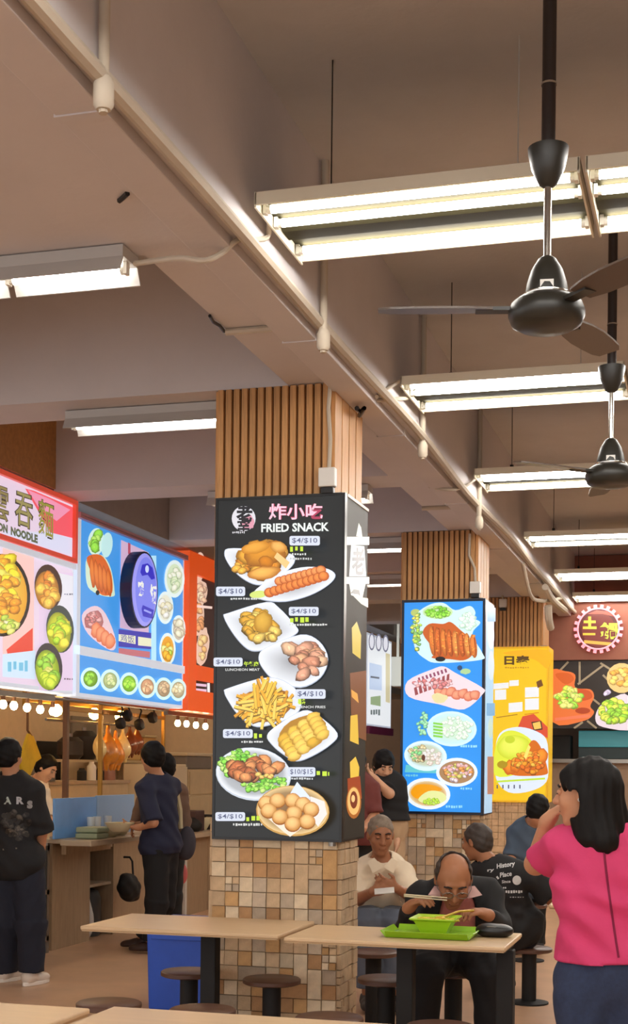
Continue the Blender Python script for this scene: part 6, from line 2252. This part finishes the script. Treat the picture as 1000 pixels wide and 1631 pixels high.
# ---- seated man in the slate shirt behind the pink woman
J = J_(11.2, head=(857, 1290, 11.0), neck=(848, 1312, 11.1), shL=(822, 1328, 11.15), shR=(872, 1326, 11.1), elL=(815, 1368, 11.1), wrL=(822, 1392, 11.3), elR=(884, 1366, 11.1), wrR=(876, 1388, 11.4),
       hip=(842, 1408, 11.2), hipL=(830, 1412, 11.2), hipR=(854, 1412, 11.2), knL=(828, 1415, 11.6), knR=(856, 1415, 11.6), anL=(828, 1510, 11.6), anR=(856, 1510, 11.6))
pr, A = figure('person', 'man in a slate blue shirt seated with his back turned, by the yellow sign', J, sk_tan, h=.012, face=cdir(.5, -.25, .8))
shirt(pr, A, J, mat('shirt_slate', (72, 88, 106), .8, var=.08), .012, g=.024, sleeve=.9, hem=.10, seed=16)
trousers(pr, A, J, M_blackm, .013)
for S in 'LR':
    shoe(pr, J['an' + S], cdir(0, 0, 1), M_shoed)
hair_short(J['head'], A['f'], A['u'], M_hair, pr, .009, thick=.012)
p = J['hip']
stool('brown round stool under the man in the slate shirt', p.x, p.y, h=.46)

# ---- man in the black printed tee at the left frame edge
J = J_(9.75, head=(15, 1204, 9.75), neck=(20, 1240, 9.78), shL=(-16, 1262, 9.86), shR=(52, 1262, 9.68), elL=(-26, 1325, 9.8), wrL=(-14, 1370, 9.9), elR=(66, 1326, 9.74), wrR=(64, 1376, 9.88),
       hip=(26, 1378, 9.77), hipL=(8, 1386, 9.80), hipR=(46, 1386, 9.73), knL=(8, 1470, 9.78), knR=(50, 1470, 9.70), anL=(10, 1546, 9.85), anR=(50, 1548, 9.70))
pr, A = figure('person', 'man in a black tee with grey back print and white sneakers', J, sk_tan, h=.011, face=cdir(.35, -.05, .93))
sh = shirt(pr, A, J, M_tee, .011, g=.034, sleeve=1.0, hem=.10, wide=.03, seed=17, name='black_tee', folds=.006)
trousers(pr, A, J, mat('trousers_navy', (28, 30, 44), .85, var=.1), .012, g=.024, flare=.016, length=1.0)
for S in 'LR':
    shoe(pr, J['an' + S], cdir(.45, 0, .9), mat('sneaker_white', (222, 206, 190), .6), mat('sneaker_sole', (236, 226, 214), .5), name='sneaker')
hair_short(J['head'], A['f'], A['u'], M_hair, pr, .009, thick=.014)
PP = Paint('Y', 0, -1, mapper=lambda x, y: at(x, y, D=9.5))
PP.text('A', (6, 1269, 18, 1281), (196, 206, 196), .05)
PP.text('R', (26, 1269, 38, 1281), (206, 206, 210), .05)
PP.text('s', (43, 1275, 52, 1288), (180, 180, 180), .05)
PP.chunks(26, 1312, 20, 26, 40, 6, [(70, 62, 54), (92, 82, 70), (52, 46, 42)], R7, .6)
PP.bar(5, 1353, 28, 1351, 2.5, (120, 110, 96))
cloth_print(sh, pr, (PP.v, PP.f, PP.c), None, M_flat, 'back_print', lambda p: p - Vector((0, 0, EYE)))['kind'] = 'stuff'

# ---- man in the navy tee at the counter
J = J_(11.45, head=(242, 1206, 11.45), neck=(251, 1240, 11.5), shL=(231, 1256, 11.32), shR=(274, 1254, 11.66), elL=(244, 1310, 11.22), wrL=(222, 1318, 11.30), elR=(240, 1308, 11.75), wrR=(222, 1314, 11.62),
       hip=(256, 1352, 11.5), hipL=(248, 1360, 11.42), hipR=(264, 1360, 11.56), knL=(250, 1436, 11.36), knR=(262, 1436, 11.56), anL=(240, 1502, 11.38), anR=(226, 1496, 11.62))
fw = cdir(-.86, -.08, .50)
pr, A = figure('person', 'man in a navy tee and black trousers holding a tray at the counter', J, sk_tan, h=.010, face=cdir(-.7, -.05, .72), wid=1.05,
               hands=dict(L=dict(d=cdir(-1, .05, .1), n=cdir(0, .9, .2), curl=.5, side=1), R=dict(d=cdir(-1, .05, -.1), n=cdir(0, .9, .2), curl=.5, side=-1)))
shirt(pr, A, J, mat('tee_navy', (30, 34, 60), .8, var=.08), .011, g=.030, sleeve=.98, hem=.04, wide=.012, seed=18, name='navy_tee', folds=.005)
trousers(pr, A, J, mat('trousers_black', (20, 19, 22), .85), .012, g=.02, flare=.01)
for S in 'LR':
    shoe(pr, J['an' + S], cdir(-.9, 0, .2), mat('shoe_brown', (58, 36, 28), .5))
hair_short(J['head'], A['f'], A['u'], M_hair, pr, .009, thick=.020, fringe=.07)
p = at(205, 1412, X=-5.08)
t = thing('carrier_bag', 'black carrier bag hanging from the counter beside the man in navy', 'bag', p)
organic('bag', [el(p + Vector((0, .02, -.02)), (.08, .15, .12), k=.04), el(p + Vector((0, -.05, .02)), (.07, .12, .11), k=.04), el(p + Vector((0, .10, -.06)), (.06, .09, .08), k=.04)], M_blackm, t, .012, .05, (), lambda X, Y, Z: .008 * np.sin(40 * Y) * np.sin(45 * Z + 20 * X))
MB().tube([p + Vector((0, .10, .08)), p + Vector((-.02, .12, .22)), (-5.13, p.y + .13, .70), (-5.19, p.y + .13, .70)], .010, 6).build('strap', M_blackm, t)

# ---- second customer hidden behind the man in navy
J = J_(12.0, head=(262, 1222, 11.98), neck=(262, 1246, 12.0), shL=(234, 1262, 11.95), shR=(286, 1262, 12.05), elL=(222, 1292, 11.85), wrL=(214, 1312, 11.75), elR=(294, 1306, 12.0), wrR=(290, 1345, 11.9),
       hip=(266, 1345, 12.0), hipL=(256, 1352, 12.0), hipR=(276, 1352, 12.0), knL=(256, 1425, 11.98), knR=(276, 1425, 11.98), anL=(256, 1492, 12.0), anR=(277, 1492, 12.0))
pr, A = figure('person', 'customer in a brown top almost hidden behind the man in navy', J, sk_brown, h=.012, face=cdir(-.5, 0, .85))
shirt(pr, A, J, mat('top_brown', (112, 84, 66), .8, var=.1), .012, g=.020, seed=19, long=True, hem=.05)
trousers(pr, A, J, M_blackm, .013)
for S in 'LR':
    shoe(pr, J['an' + S], cdir(-.5, 0, .85), M_shoed)
hair_short(J['head'], A['f'], A['u'], M_hair, pr, .010, thick=.012)
p = at(298, 1342, D=11.75)
t = thing('shoulder_bag', 'grey shoulder bag with a pale strap behind the man in navy', 'bag', p)
organic('bag', [el(p, (.075, .06, .14), (cdir(1, 0, 0), cdir(0, 0, 1), Vector((0, 0, 1))), k=.04), el(p + cdir(-.04, -.05, 0) * .06, (.08, .06, .10), (cdir(1, 0, 0), cdir(0, 0, 1), Vector((0, 0, 1))), k=.04)], mat('bag_grey', (62, 58, 66), .8), t, .012)
MB().tube([at(288, 1320, D=11.78), at(287, 1290, D=11.80), at(282, 1262, D=11.82), at(272, 1248, D=11.86)], .020, 6).build('strap', mat('strap_pale', (206, 190, 150), .8), t)
p = at(290, 1392, D=12.1)
t = thing('pink_bag', 'small pink bag hanging by the white post of the counter', 'bag', p)
organic('bag', [el(p, (.05, .04, .09), k=.03), rc(p + Vector((0, 0, .06)), p + Vector((-.02, 0, .16)), .014, .010, k=.03)], mat('bag_pink', (214, 110, 106), .8), t, .010)

# ---- stall worker behind the counter
J = J_(11.9, head=(74, 1224, 12.85), neck=(60, 1243, 12.95), shL=(40, 1262, 13.05), shR=(68, 1264, 12.75), elL=(48, 1300, 12.95), wrL=(74, 1312, 12.80), elR=(76, 1305, 12.70), wrR=(90, 1314, 12.65),
       hip=(46, 1345, 12.95), hipL=(42, 1352, 13.02), hipR=(52, 1352, 12.88), knL=(42, 1428, 13.00), knR=(54, 1428, 12.90), anL=(42, 1492, 13.05), anR=(54, 1492, 12.95))
pr, A = figure('person', 'stall worker in a white collar bending over the counter below the yellow cloth', J, sk_fair, h=.011, face=cdir(.8, -.5, -.3), up=cdir(.4, .85, 0))
shirt(pr, A, J, mat('worker_white', (226, 214, 196), .8), .012, g=.018, sleeve=.9, seed=20, hem=.08)
trousers(pr, A, J, M_blackm, .013)
for S in 'LR':
    shoe(pr, J['an' + S], cdir(.8, 0, -.3), M_shoed)
hair_short(J['head'], A['f'], A['u'], M_hair, pr, .009, thick=.012)
